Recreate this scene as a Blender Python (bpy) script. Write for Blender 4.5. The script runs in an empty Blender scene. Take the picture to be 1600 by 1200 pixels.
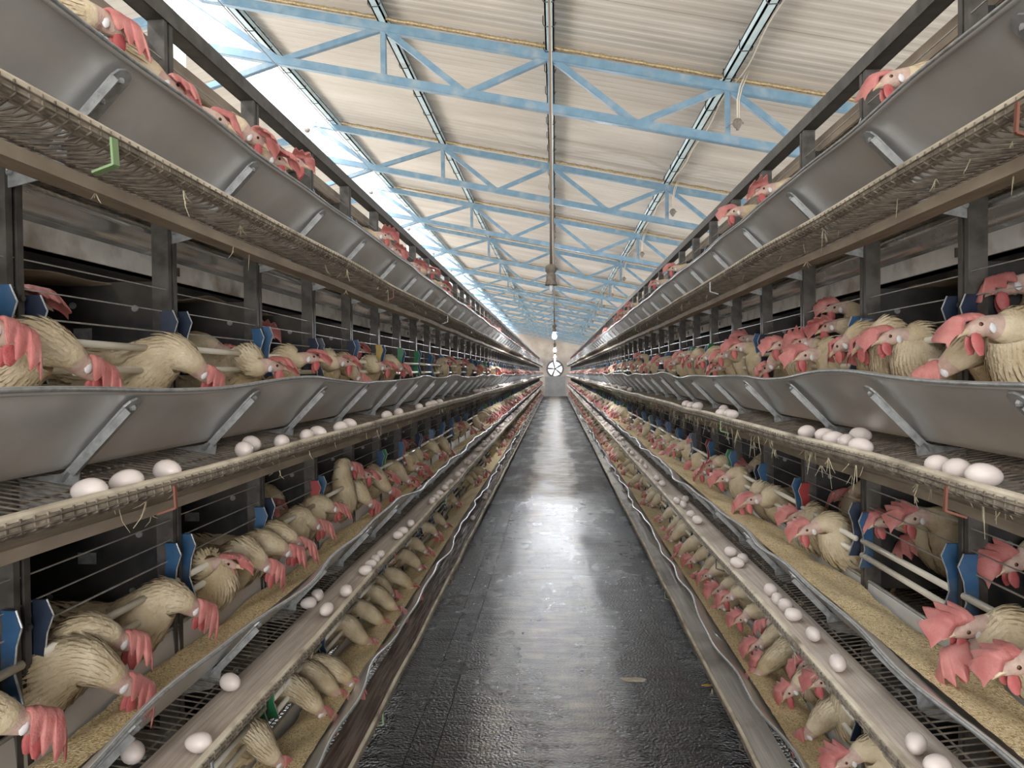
import bpy, math, random
from mathutils import Vector, Matrix, Euler
import numpy as np

SC = bpy.context.scene
COL = SC.collection
R = random.Random(7)
EYE = 1.55
FPX = 1100.0

# ------------------------------------------------------------------ camera
cam_d = bpy.data.cameras.new('camera')
cam = bpy.data.objects.new('camera', cam_d)
COL.objects.link(cam)
cam_d.sensor_width = 36.0
cam_d.lens = 36.0 * FPX / 1600.0
cam_d.clip_start = 0.03
cam_d.clip_end = 300
YAW, PITCH, ROLL = math.atan(68 / FPX), -math.atan(17 / FPX), math.radians(-0.6)
CAM_LOC = Vector((0.02, 0.0, EYE))
cam_m = (Matrix.Translation(CAM_LOC) @ Matrix.Rotation(YAW, 4, 'Z') @ Matrix.Rotation(math.pi / 2 + PITCH, 4, 'X')
         @ Matrix.Rotation(ROLL, 4, 'Z'))
cam.matrix_world = cam_m
SC.camera = cam


def ray(px, py):
    d = Vector(((px - 800) / FPX, -(py - 600) / FPX, -1.0))
    return (cam_m.to_3x3() @ d).normalized()


def hit_x(px, py, x):
    d = ray(px, py)
    return CAM_LOC + d * ((x - CAM_LOC.x) / d.x)


def hit_z(px, py, z):
    d = ray(px, py)
    return CAM_LOC + d * ((z - CAM_LOC.z) / d.z)


# ------------------------------------------------------------------ view, world, daylight
vs = SC.view_settings
vs.view_transform = 'Standard'
vs.look = 'None'
vs.gamma = 1.0
vs.use_curve_mapping = False
vs.exposure = 0.12
SC.cycles.max_bounces = 7
SC.cycles.diffuse_bounces = 4
SC.cycles.glossy_bounces = 4
SC.cycles.transmission_bounces = 4
SC.cycles.sample_clamp_indirect = 6.0
SC.cycles.use_denoising = True

world = bpy.data.worlds.new('sky')
SC.world = world
world.use_nodes = True
wn = world.node_tree.nodes
wn['Background'].inputs['Color'].default_value = (0.95, 0.97, 1.0, 1)
wn['Background'].inputs['Strength'].default_value = 2.4


def area(name, loc, target, sx, sy, power, color):
    d = bpy.data.lights.new(name, 'AREA')
    d.shape = 'RECTANGLE'
    d.size, d.size_y = sx, sy
    d.energy = power
    d.color = color
    o = bpy.data.objects.new(name, d)
    COL.objects.link(o)
    o.location = loc
    dirv = (Vector(target) - Vector(loc)).normalized()
    # local X along world Y so that size runs down the shed
    z = -dirv
    x = Vector((0, 1, 0))
    if abs(z.dot(x)) > 0.9:
        x = Vector((1, 0, 0))
    y = z.cross(x).normalized()
    x = y.cross(z).normalized()
    o.matrix_world = Matrix.Translation(loc) @ Matrix((x, y, z)).transposed().to_4x4()
    return o


# daylight that comes in through the open sides of the shed and its near end
area('daylight_right_side', (6.0, 21.0, 1.7), (0, 21.0, 3.9), 52, 2.4, 850, (1.0, 0.96, 0.90))
area('daylight_left_side', (-7.2, 21.0, 1.7), (0, 21.0, 4.1), 52, 2.4, 1900, (1.0, 0.96, 0.90))
area('daylight_ridge_vent', (-3.1, 21.0, 5.3), (-1.6, 21.0, 1.8), 50, 0.6, 3000, (0.94, 0.97, 1.0))
area('daylight_near_end', (0.0, -4.2, 2.0), (0.0, 6.0, 1.1), 5.0, 3.0, 420, (1.0, 0.98, 0.94))

# ------------------------------------------------------------------ materials


def nodes_of(name):
    m = bpy.data.materials.new(name)
    m.use_nodes = True
    nt = m.node_tree
    return m, nt, nt.nodes['Principled BSDF'], nt.nodes, nt.links


def noisy(name, c1, c2, scale=8, stretch=(1, 1, 1), rough=(0.5, 0.7), metal=0.0, bump=0.0, bscale=None, detail=5,
          c3=None, scale3=2.0, sss=0.0, coords='Object', spec=None, lo=0.35, hi=0.65):
    m, nt, b, N, L = nodes_of(name)
    tc = N.new('ShaderNodeTexCoord')
    mp = N.new('ShaderNodeMapping')
    mp.inputs['Scale'].default_value = stretch
    L.new(tc.outputs[coords], mp.inputs['Vector'])
    n1 = N.new('ShaderNodeTexNoise')
    n1.inputs['Scale'].default_value = scale
    n1.inputs['Detail'].default_value = detail
    L.new(mp.outputs[0], n1.inputs['Vector'])
    cr = N.new('ShaderNodeValToRGB')
    cr.color_ramp.elements[0].position = lo
    cr.color_ramp.elements[1].position = hi
    cr.color_ramp.elements[0].color = (*c1, 1)
    cr.color_ramp.elements[1].color = (*c2, 1)
    L.new(n1.outputs['Fac'], cr.inputs[0])
    out = cr.outputs[0]
    if c3:
        n3 = N.new('ShaderNodeTexNoise')
        n3.inputs['Scale'].default_value = scale3
        n3.inputs['Detail'].default_value = 6
        L.new(tc.outputs[coords], n3.inputs['Vector'])
        r3 = N.new('ShaderNodeValToRGB')
        r3.color_ramp.elements[0].position = 0.5
        r3.color_ramp.elements[1].position = 0.72
        L.new(n3.outputs['Fac'], r3.inputs[0])
        mx = N.new('ShaderNodeMixRGB')
        mx.inputs[2].default_value = (*c3, 1)
        L.new(r3.outputs[0], mx.inputs[0])
        L.new(out, mx.inputs[1])
        out = mx.outputs[0]
    L.new(out, b.inputs['Base Color'])
    rr = N.new('ShaderNodeMapRange')
    rr.inputs['To Min'].default_value, rr.inputs['To Max'].default_value = rough
    rr.inputs['From Min'].default_value, rr.inputs['From Max'].default_value = 0.3, 0.7
    L.new(n1.outputs['Fac'], rr.inputs['Value'])
    L.new(rr.outputs[0], b.inputs['Roughness'])
    b.inputs['Metallic'].default_value = metal
    if spec is not None:
        b.inputs['Specular IOR Level'].default_value = spec
    if sss:
        b.inputs['Subsurface Weight'].default_value = sss
        b.inputs['Subsurface Radius'].default_value = (0.012, 0.004, 0.003)
        b.inputs['Subsurface Scale'].default_value = 1.0
    if bump:
        nb = N.new('ShaderNodeTexNoise')
        nb.inputs['Scale'].default_value = bscale or scale * 3
        nb.inputs['Detail'].default_value = 4
        L.new(mp.outputs[0], nb.inputs['Vector'])
        bp = N.new('ShaderNodeBump')
        bp.inputs['Strength'].default_value = bump
        bp.inputs['Distance'].default_value = 0.004
        L.new(nb.outputs['Fac'], bp.inputs['Height'])
        L.new(bp.outputs[0], b.inputs['Normal'])
    return m


def plain(name, c, rough=0.5, metal=0.0, emit=None, estr=0.0):
    m, nt, b, N, L = nodes_of(name)
    b.inputs['Base Color'].default_value = (*c, 1)
    b.inputs['Roughness'].default_value = rough
    b.inputs['Metallic'].default_value = metal
    if emit:
        b.inputs['Emission Color'].default_value = (*emit, 1)
        b.inputs['Emission Strength'].default_value = estr
    return m


M = {}
M['zinc'] = noisy('galvanised_sheet', (0.72, 0.72, 0.72), (0.85, 0.855, 0.86), 5, rough=(0.30, 0.42), metal=0.55, bump=0.12,
                  bscale=9, c3=(0.68, 0.65, 0.61), scale3=1.7)
M['strap'] = noisy('galvanised_strap', (0.30, 0.31, 0.315), (0.46, 0.475, 0.48), 60, rough=(0.35, 0.5), metal=0.4, bump=0.2)
M['gutter'] = noisy('dull_galvanised_gutter', (0.72, 0.73, 0.74), (0.86, 0.86, 0.86), 6, rough=(0.16, 0.3), metal=0.75, bump=0.15,
                    c3=(0.5, 0.46, 0.41), scale3=4)
M['white_strip'] = noisy('dusty_white_strip', (0.70, 0.68, 0.65), (0.82, 0.81, 0.79), 14, rough=(0.4, 0.6), c3=(0.33, 0.29, 0.24), scale3=9)
M['dust'] = noisy('settled_dust', (0.42, 0.36, 0.29), (0.58, 0.52, 0.42), 30, rough=(0.9, 1), bump=0.4)
M['post'] = noisy('dark_galvanised_post', (0.060, 0.055, 0.050), (0.13, 0.12, 0.11), 20, rough=(0.45, 0.65), metal=0.35, bump=0.2)
M['partition'] = noisy('dark_partition_sheet', (0.030, 0.031, 0.034), (0.075, 0.073, 0.070), 9, rough=(0.4, 0.6), metal=0.3,
                       c3=(0.10, 0.085, 0.07), scale3=5)
M['wire'] = noisy('steel_wire', (0.30, 0.29, 0.27), (0.45, 0.43, 0.40), 40, rough=(0.35, 0.5), metal=0.3)
M['mesh_wire'] = noisy('dirty_floor_wire', (0.12, 0.10, 0.08), (0.30, 0.255, 0.205), 30, rough=(0.6, 0.8), metal=0.2)
M['tube'] = noisy('dusty_white_tube', (0.60, 0.55, 0.45), (0.80, 0.76, 0.66), 12, rough=(0.3, 0.45), stretch=(1, 0.3, 1))
M['belt'] = noisy('worn_egg_belt', (0.50, 0.425, 0.365), (0.68, 0.605, 0.535), 20, stretch=(9, 0.25, 1), rough=(0.75, 0.9), bump=0.3,
                  bscale=60, c3=(0.36, 0.30, 0.25), scale3=3)
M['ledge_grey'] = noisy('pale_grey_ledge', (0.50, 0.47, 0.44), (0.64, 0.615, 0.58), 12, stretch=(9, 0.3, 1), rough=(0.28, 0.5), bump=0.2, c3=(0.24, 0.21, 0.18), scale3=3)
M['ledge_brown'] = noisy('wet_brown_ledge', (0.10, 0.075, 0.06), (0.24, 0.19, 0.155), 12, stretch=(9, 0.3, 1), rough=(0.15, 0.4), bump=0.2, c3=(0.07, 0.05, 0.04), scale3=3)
M['lip'] = noisy('cream_tray_lip', (0.60, 0.53, 0.42), (0.84, 0.77, 0.63), 18, stretch=(1, 0.4, 1), rough=(0.6, 0.8), bump=0.2,
                 c3=(0.25, 0.20, 0.15), scale3=6)
M['board'] = noisy('brown_dusty_board', (0.27, 0.215, 0.165), (0.40, 0.335, 0.26), 16, stretch=(3, 0.4, 1), rough=(0.7, 0.9), bump=0.2)
M['tarp'] = noisy('sagging_dropping_sheet', (0.20, 0.155, 0.11), (0.40, 0.33, 0.25), 7, rough=(0.7, 0.9), bump=0.5, bscale=10)
M['clip_blue'] = noisy('blue_plastic', (0.025, 0.075, 0.16), (0.04, 0.12, 0.25), 15, rough=(0.35, 0.55), c3=(0.10, 0.11, 0.12), scale3=9)
M['clip_navy'] = noisy('navy_plastic', (0.010, 0.014, 0.03), (0.02, 0.035, 0.07), 15, rough=(0.35, 0.55))
M['clip_yellow'] = noisy('yellow_plastic', (0.35, 0.24, 0.03), (0.5, 0.36, 0.06), 15, rough=(0.4, 0.6))
M['clip_red'] = noisy('red_plastic', (0.25, 0.03, 0.03), (0.36, 0.05, 0.05), 15, rough=(0.4, 0.6))
M['clip_green'] = noisy('green_plastic', (0.02, 0.16, 0.06), (0.03, 0.25, 0.10), 15, rough=(0.4, 0.6))
M['tie_green'] = plain('pale_green_tie', (0.25, 0.38, 0.19), 0.6)
M['tie_red'] = plain('rusty_red_tie', (0.20, 0.075, 0.05), 0.6)
M['truss'] = noisy('blue_truss_paint', (0.125, 0.23, 0.325), (0.165, 0.28, 0.385), 10, rough=(0.4, 0.55), c3=(0.26, 0.33, 0.38), scale3=7)
M['purlin'] = noisy('pale_blue_purlin_paint', (0.46, 0.62, 0.70), (0.58, 0.74, 0.80), 10, rough=(0.35, 0.5), c3=(0.5, 0.55, 0.55), scale3=6)
M['hook'] = plain('dark_hook', (0.04, 0.04, 0.045), 0.5, 0.5)
M['hessian'] = noisy('frayed_jute_edge', (0.30, 0.22, 0.12), (0.55, 0.45, 0.28), 60, rough=(0.8, 1), bump=0.6)
M['cable'] = plain('dusty_cable', (0.16, 0.125, 0.10), 0.6)
M['cable_white'] = plain('cream_cable', (0.55, 0.50, 0.42), 0.6)
M['socket'] = noisy('dusty_lamp_socket', (0.13, 0.11, 0.09), (0.22, 0.19, 0.16), 50, rough=(0.5, 0.8))
M['bulb'] = plain('lit_bulb', (1, 1, 1), 0.3, 0, (0.93, 0.96, 1.0), 1700.0)
M['bulb_off'] = plain('unlit_bulb_glass', (0.75, 0.78, 0.78), 0.1)
M['straw'] = noisy('straw', (0.35, 0.30, 0.20), (0.6, 0.54, 0.40), 30, rough=(0.8, 0.9))
M['egg'] = noisy('egg_shell', (0.74, 0.66, 0.63), (0.80, 0.73, 0.70), 12, rough=(0.38, 0.5), sss=0.0)
M['comb'] = noisy('pink_red_comb', (0.47, 0.15, 0.145), (0.61, 0.26, 0.24), 22, rough=(0.45, 0.6), bump=0.35, bscale=260, sss=0.25)
M['wattle'] = noisy('red_wattle', (0.42, 0.085, 0.09), (0.55, 0.16, 0.155), 30, rough=(0.4, 0.55), bump=0.3, bscale=260, sss=0.25)
M['face'] = noisy('pale_face_skin', (0.50, 0.34, 0.29), (0.62, 0.47, 0.40), 60, rough=(0.5, 0.7), bump=0.4, bscale=300, sss=0.1)
M['earlobe'] = plain('white_earlobe', (0.72, 0.72, 0.74), 0.4)
M['eye'] = plain('dark_eye', (0.012, 0.008, 0.006), 0.08)
M['iris'] = plain('brown_iris', (0.16, 0.07, 0.03), 0.2)
M['beak'] = plain('horn_beak', (0.62, 0.50, 0.34), 0.35)
M['shank'] = noisy('yellow_shank', (0.45, 0.32, 0.13), (0.58, 0.45, 0.22), 60, rough=(0.5, 0.7))
M['feather'] = noisy('cream_feathers', (0.48, 0.375, 0.23), (0.72, 0.62, 0.455), 16, rough=(0.7, 0.85), bump=0.9, bscale=90,
                     c3=(0.44, 0.325, 0.17), scale3=5, lo=0.3, hi=0.7)
M['fan'] = plain('fan_metal', (0.10, 0.10, 0.10), 0.5, 0.3)
M['leaf'] = plain('yellow_leaf', (0.62, 0.36, 0.06), 0.6)


def feed_mat():
    m, nt, b, N, L = nodes_of('crumbled_feed')
    tc = N.new('ShaderNodeTexCoord')
    v = N.new('ShaderNodeTexVoronoi')
    v.inputs['Scale'].default_value = 260
    L.new(tc.outputs['Object'], v.inputs['Vector'])
    n = N.new('ShaderNodeTexNoise')
    n.inputs['Scale'].default_value = 14
    L.new(tc.outputs['Object'], n.inputs['Vector'])
    sep = N.new('ShaderNodeSeparateColor')
    L.new(v.outputs['Color'], sep.inputs[0])
    cr = N.new('ShaderNodeValToRGB')
    e = cr.color_ramp.elements
    e[0].position, e[0].color = 0.0, (0.46, 0.32, 0.15, 1)
    e[1].position, e[1].color = 1.0, (0.95, 0.82, 0.54, 1)
    k = cr.color_ramp.elements.new(0.35)
    k.color = (0.80, 0.63, 0.35, 1)
    L.new(sep.outputs[0], cr.inputs[0])
    mx = N.new('ShaderNodeMixRGB')
    mx.blend_type = 'MULTIPLY'
    mx.inputs[0].default_value = 0.3
    r2 = N.new('ShaderNodeMapRange')
    r2.inputs['To Min'].default_value = 0.55
    r2.inputs['To Max'].default_value = 1.25
    L.new(n.outputs['Fac'], r2.inputs['Value'])
    L.new(cr.outputs[0], mx.inputs[1])
    L.new(r2.outputs[0], mx.inputs[2])
    L.new(mx.outputs[0], b.inputs['Base Color'])
    b.inputs['Roughness'].default_value = 0.95
    bp = N.new('ShaderNodeBump')
    bp.inputs['Strength'].default_value = 0.9
    bp.inputs['Distance'].default_value = 0.004
    L.new(v.outputs['Distance'], bp.inputs['Height'])
    L.new(bp.outputs[0], b.inputs['Normal'])
    return m


M['feed'] = feed_mat()


def roof_mat():
    # ribbed dusty sheet: the ribs run down the slope (along x), dark laps every few ribs
    m, nt, b, N, L = nodes_of('ribbed_roof_sheet')
    tc = N.new('ShaderNodeTexCoord')
    sep = N.new('ShaderNodeSeparateXYZ')
    L.new(tc.outputs['Object'], sep.inputs[0])
    n = N.new('ShaderNodeTexNoise')
    n.inputs['Scale'].default_value = 1.6
    n.inputs['Detail'].default_value = 6
    mp = N.new('ShaderNodeMapping')
    mp.inputs['Scale'].default_value = (0.5, 2.2, 1)
    L.new(tc.outputs['Object'], mp.inputs['Vector'])
    L.new(mp.outputs[0], n.inputs['Vector'])
    cr = N.new('ShaderNodeValToRGB')
    cr.color_ramp.elements[0].position, cr.color_ramp.elements[1].position = 0.3, 0.7
    cr.color_ramp.elements[0].color = (0.45, 0.41, 0.37, 1)
    cr.color_ramp.elements[1].color = (0.58, 0.545, 0.505, 1)
    L.new(n.outputs['Fac'], cr.inputs[0])

    def lines(period, width, phase):
        a = N.new('ShaderNodeMath'); a.operation = 'MULTIPLY_ADD'
        a.inputs[1].default_value = 1.0 / period
        a.inputs[2].default_value = phase
        L.new(sep.outputs['Y'], a.inputs[0])
        f = N.new('ShaderNodeMath'); f.operation = 'FRACT'
        L.new(a.outputs[0], f.inputs[0])
        c = N.new('ShaderNodeMath'); c.operation = 'LESS_THAN'
        c.inputs[1].default_value = width
        L.new(f.outputs[0], c.inputs[0])
        return c.outputs[0]
    l1 = lines(0.105, 0.09, 0.1)
    l2 = lines(1.05, 0.012, 0.33)
    mx = N.new('ShaderNodeMixRGB'); mx.blend_type = 'MIX'
    mx.inputs[2].default_value = (0.36, 0.315, 0.28, 1)
    m1 = N.new('ShaderNodeMath'); m1.operation = 'MULTIPLY'; m1.inputs[1].default_value = 0.32
    L.new(l1, m1.inputs[0])
    L.new(m1.outputs[0], mx.inputs[0])
    L.new(cr.outputs[0], mx.inputs[1])
    m2 = N.new('ShaderNodeMixRGB')
    m2.inputs[2].default_value = (0.20, 0.16, 0.14, 1)
    k2 = N.new('ShaderNodeMath'); k2.operation = 'MULTIPLY'; k2.inputs[1].default_value = 0.8
    L.new(l2, k2.inputs[0])
    L.new(k2.outputs[0], m2.inputs[0])
    L.new(mx.outputs[0], m2.inputs[1])
    L.new(m2.outputs[0], b.inputs['Base Color'])
    b.inputs['Roughness'].default_value = 0.8
    return m


M['roof'] = roof_mat()


def floor_mat(name, dark, light, thr=0.5):
    m, nt, b, N, L = nodes_of(name)
    tc = N.new('ShaderNodeTexCoord')
    n = N.new('ShaderNodeTexNoise')
    n.inputs['Scale'].default_value = 1.1
    n.inputs['Detail'].default_value = 9
    n.inputs['Roughness'].default_value = 0.62
    mp = N.new('ShaderNodeMapping')
    mp.inputs['Scale'].default_value = (2.2, 0.8, 1)
    L.new(tc.outputs['Object'], mp.inputs['Vector'])
    L.new(mp.outputs[0], n.inputs['Vector'])
    fine = N.new('ShaderNodeTexNoise')
    fine.inputs['Scale'].default_value = 75
    fine.inputs['Detail'].default_value = 3
    L.new(tc.outputs['Object'], fine.inputs['Vector'])
    mid = N.new('ShaderNodeTexNoise')
    mid.inputs['Scale'].default_value = 3
    mid.inputs['Detail'].default_value = 6
    mpx = N.new('ShaderNodeMapping')
    mpx.inputs['Scale'].default_value = (1.0, 5.0, 1)
    L.new(tc.outputs['Object'], mpx.inputs['Vector'])
    L.new(mpx.outputs[0], mid.inputs['Vector'])
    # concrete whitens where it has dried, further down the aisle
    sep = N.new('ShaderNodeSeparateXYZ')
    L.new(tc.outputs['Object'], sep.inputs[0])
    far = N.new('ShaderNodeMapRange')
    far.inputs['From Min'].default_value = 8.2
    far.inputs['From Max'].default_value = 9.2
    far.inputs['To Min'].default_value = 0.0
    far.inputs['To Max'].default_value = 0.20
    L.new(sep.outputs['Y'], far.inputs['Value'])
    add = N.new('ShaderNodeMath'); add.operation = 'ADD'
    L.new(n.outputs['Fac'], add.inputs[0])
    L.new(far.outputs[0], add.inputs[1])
    add2 = N.new('ShaderNodeMath'); add2.operation = 'MULTIPLY_ADD'
    add2.inputs[1].default_value = 0.25
    L.new(mid.outputs['Fac'], add2.inputs[0])
    L.new(add.outputs[0], add2.inputs[2])
    cr = N.new('ShaderNodeValToRGB')
    cr.color_ramp.elements[0].position, cr.color_ramp.elements[1].position = thr + 0.08, thr + 0.30
    cr.color_ramp.elements[0].color = (*dark, 1)
    cr.color_ramp.elements[1].color = (*light, 1)
    L.new(add2.outputs[0], cr.inputs[0])
    # wet sheen painted into the colour: middle of the walkway paler, margins darker
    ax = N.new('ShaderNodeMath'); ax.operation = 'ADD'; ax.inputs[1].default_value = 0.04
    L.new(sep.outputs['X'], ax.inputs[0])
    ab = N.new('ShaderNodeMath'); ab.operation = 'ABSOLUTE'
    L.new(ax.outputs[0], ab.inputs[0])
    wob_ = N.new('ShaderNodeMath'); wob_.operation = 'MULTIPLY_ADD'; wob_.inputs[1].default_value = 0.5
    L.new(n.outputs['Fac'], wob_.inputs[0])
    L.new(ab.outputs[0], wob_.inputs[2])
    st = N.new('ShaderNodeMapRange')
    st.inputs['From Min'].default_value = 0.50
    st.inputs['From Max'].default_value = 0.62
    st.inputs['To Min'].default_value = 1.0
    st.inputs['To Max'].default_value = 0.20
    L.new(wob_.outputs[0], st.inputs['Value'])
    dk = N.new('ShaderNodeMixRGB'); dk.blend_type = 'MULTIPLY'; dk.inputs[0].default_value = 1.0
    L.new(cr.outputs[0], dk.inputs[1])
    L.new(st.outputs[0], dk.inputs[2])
    gr = N.new('ShaderNodeTexNoise'); gr.inputs['Scale'].default_value = 2.6; gr.inputs['Detail'].default_value = 10; gr.inputs['Roughness'].default_value = 0.7
    L.new(mpx.outputs[0], gr.inputs['Vector'])
    gm = N.new('ShaderNodeMapRange')
    gm.inputs['From Min'].default_value = 0.38; gm.inputs['From Max'].default_value = 0.62
    gm.inputs['To Min'].default_value = 0.42; gm.inputs['To Max'].default_value = 1.1
    L.new(gr.outputs['Fac'], gm.inputs['Value'])
    dk2 = N.new('ShaderNodeMixRGB'); dk2.blend_type = 'MULTIPLY'; dk2.inputs[0].default_value = 1.0
    L.new(dk.outputs[0], dk2.inputs[1])
    L.new(gm.outputs[0], dk2.inputs[2])
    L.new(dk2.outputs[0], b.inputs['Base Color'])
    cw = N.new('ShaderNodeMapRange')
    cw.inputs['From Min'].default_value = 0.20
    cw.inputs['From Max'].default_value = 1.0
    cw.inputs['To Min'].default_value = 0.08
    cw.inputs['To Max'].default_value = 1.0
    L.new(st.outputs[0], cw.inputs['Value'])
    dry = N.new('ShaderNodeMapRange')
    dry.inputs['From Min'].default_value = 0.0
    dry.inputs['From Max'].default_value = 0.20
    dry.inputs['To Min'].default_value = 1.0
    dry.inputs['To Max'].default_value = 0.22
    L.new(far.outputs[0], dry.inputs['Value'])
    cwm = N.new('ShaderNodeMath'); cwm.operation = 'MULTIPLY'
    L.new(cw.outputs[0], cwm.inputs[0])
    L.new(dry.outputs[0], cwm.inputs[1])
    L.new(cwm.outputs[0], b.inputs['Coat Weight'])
    b.inputs['Coat Roughness'].default_value = 0.15
    rg = N.new('ShaderNodeMapRange')
    rg.inputs['From Min'].default_value = thr
    rg.inputs['From Max'].default_value = thr + 0.35
    rg.inputs['To Min'].default_value = 0.16
    rg.inputs['To Max'].default_value = 0.62
    L.new(add2.outputs[0], rg.inputs['Value'])
    L.new(rg.outputs[0], b.inputs['Roughness'])
    b.inputs['Specular IOR Level'].default_value = 0.4
    bp = N.new('ShaderNodeBump')
    bp.inputs['Strength'].default_value = 0.9
    bp.inputs['Distance'].default_value = 0.008
    L.new(fine.outputs['Fac'], bp.inputs['Height'])
    bp2 = N.new('ShaderNodeBump')
    bp2.inputs['Strength'].default_value = 0.35
    bp2.inputs['Distance'].default_value = 0.02
    L.new(mid.outputs['Fac'], bp2.inputs['Height'])
    L.new(bp.outputs[0], bp2.inputs['Normal'])
    L.new(bp2.outputs[0], b.inputs['Normal'])
    L.new(bp2.outputs[0], b.inputs['Coat Normal'])
    return m


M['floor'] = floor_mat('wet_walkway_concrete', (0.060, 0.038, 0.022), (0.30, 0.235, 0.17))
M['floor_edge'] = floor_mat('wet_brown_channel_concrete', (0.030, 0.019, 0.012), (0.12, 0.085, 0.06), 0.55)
M['floor_dry'] = noisy('damp_side_concrete', (0.05, 0.04, 0.03), (0.10, 0.085, 0.07), 4, rough=(0.4, 0.7))
M['end_wall'] = noisy('brown_grey_plaster', (0.36, 0.31, 0.27), (0.48, 0.43, 0.38), 2, rough=(0.7, 0.9), c3=(0.25, 0.22, 0.2), scale3=1)
M['end_door'] = noisy('grey_end_panel', (0.24, 0.24, 0.24), (0.32, 0.32, 0.32), 2, rough=(0.4, 0.6))
M['ground'] = noisy('sunlit_ground', (0.5, 0.45, 0.36), (0.62, 0.56, 0.46), 2, rough=(0.9, 1))


def net_mat():
    # fine bird net: threads and holes in metres
    m, nt, b, N, L = nodes_of('bird_net')
    b.inputs['Base Color'].default_value = (0.75, 0.72, 0.66, 1)
    b.inputs['Roughness'].default_value = 0.8
    tc = N.new('ShaderNodeTexCoord')
    sep = N.new('ShaderNodeSeparateXYZ')
    L.new(tc.outputs['Object'], sep.inputs[0])
    outs = []
    for ax, per in (('X', 0.03), ('Y', 0.03)):
        a = N.new('ShaderNodeMath'); a.operation = 'MULTIPLY'; a.inputs[1].default_value = 1 / per
        L.new(sep.outputs[ax], a.inputs[0])
        f = N.new('ShaderNodeMath'); f.operation = 'FRACT'
        L.new(a.outputs[0], f.inputs[0])
        c = N.new('ShaderNodeMath'); c.operation = 'LESS_THAN'; c.inputs[1].default_value = 0.16
        L.new(f.outputs[0], c.inputs[0])
        outs.append(c.outputs[0])
    mxx = N.new('ShaderNodeMath'); mxx.operation = 'MAXIMUM'
    L.new(outs[0], mxx.inputs[0])
    L.new(outs[1], mxx.inputs[1])
    tr = N.new('ShaderNodeBsdfTransparent')
    ms = N.new('ShaderNodeMixShader')
    L.new(mxx.outputs[0], ms.inputs[0])
    L.new(tr.outputs[0], ms.inputs[1])
    L.new(b.outputs[0], ms.inputs[2])
    L.new(ms.outputs[0], N['Material Output'].inputs['Surface'])
    return m


M['net'] = net_mat()

# ------------------------------------------------------------------ mesh helpers


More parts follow.
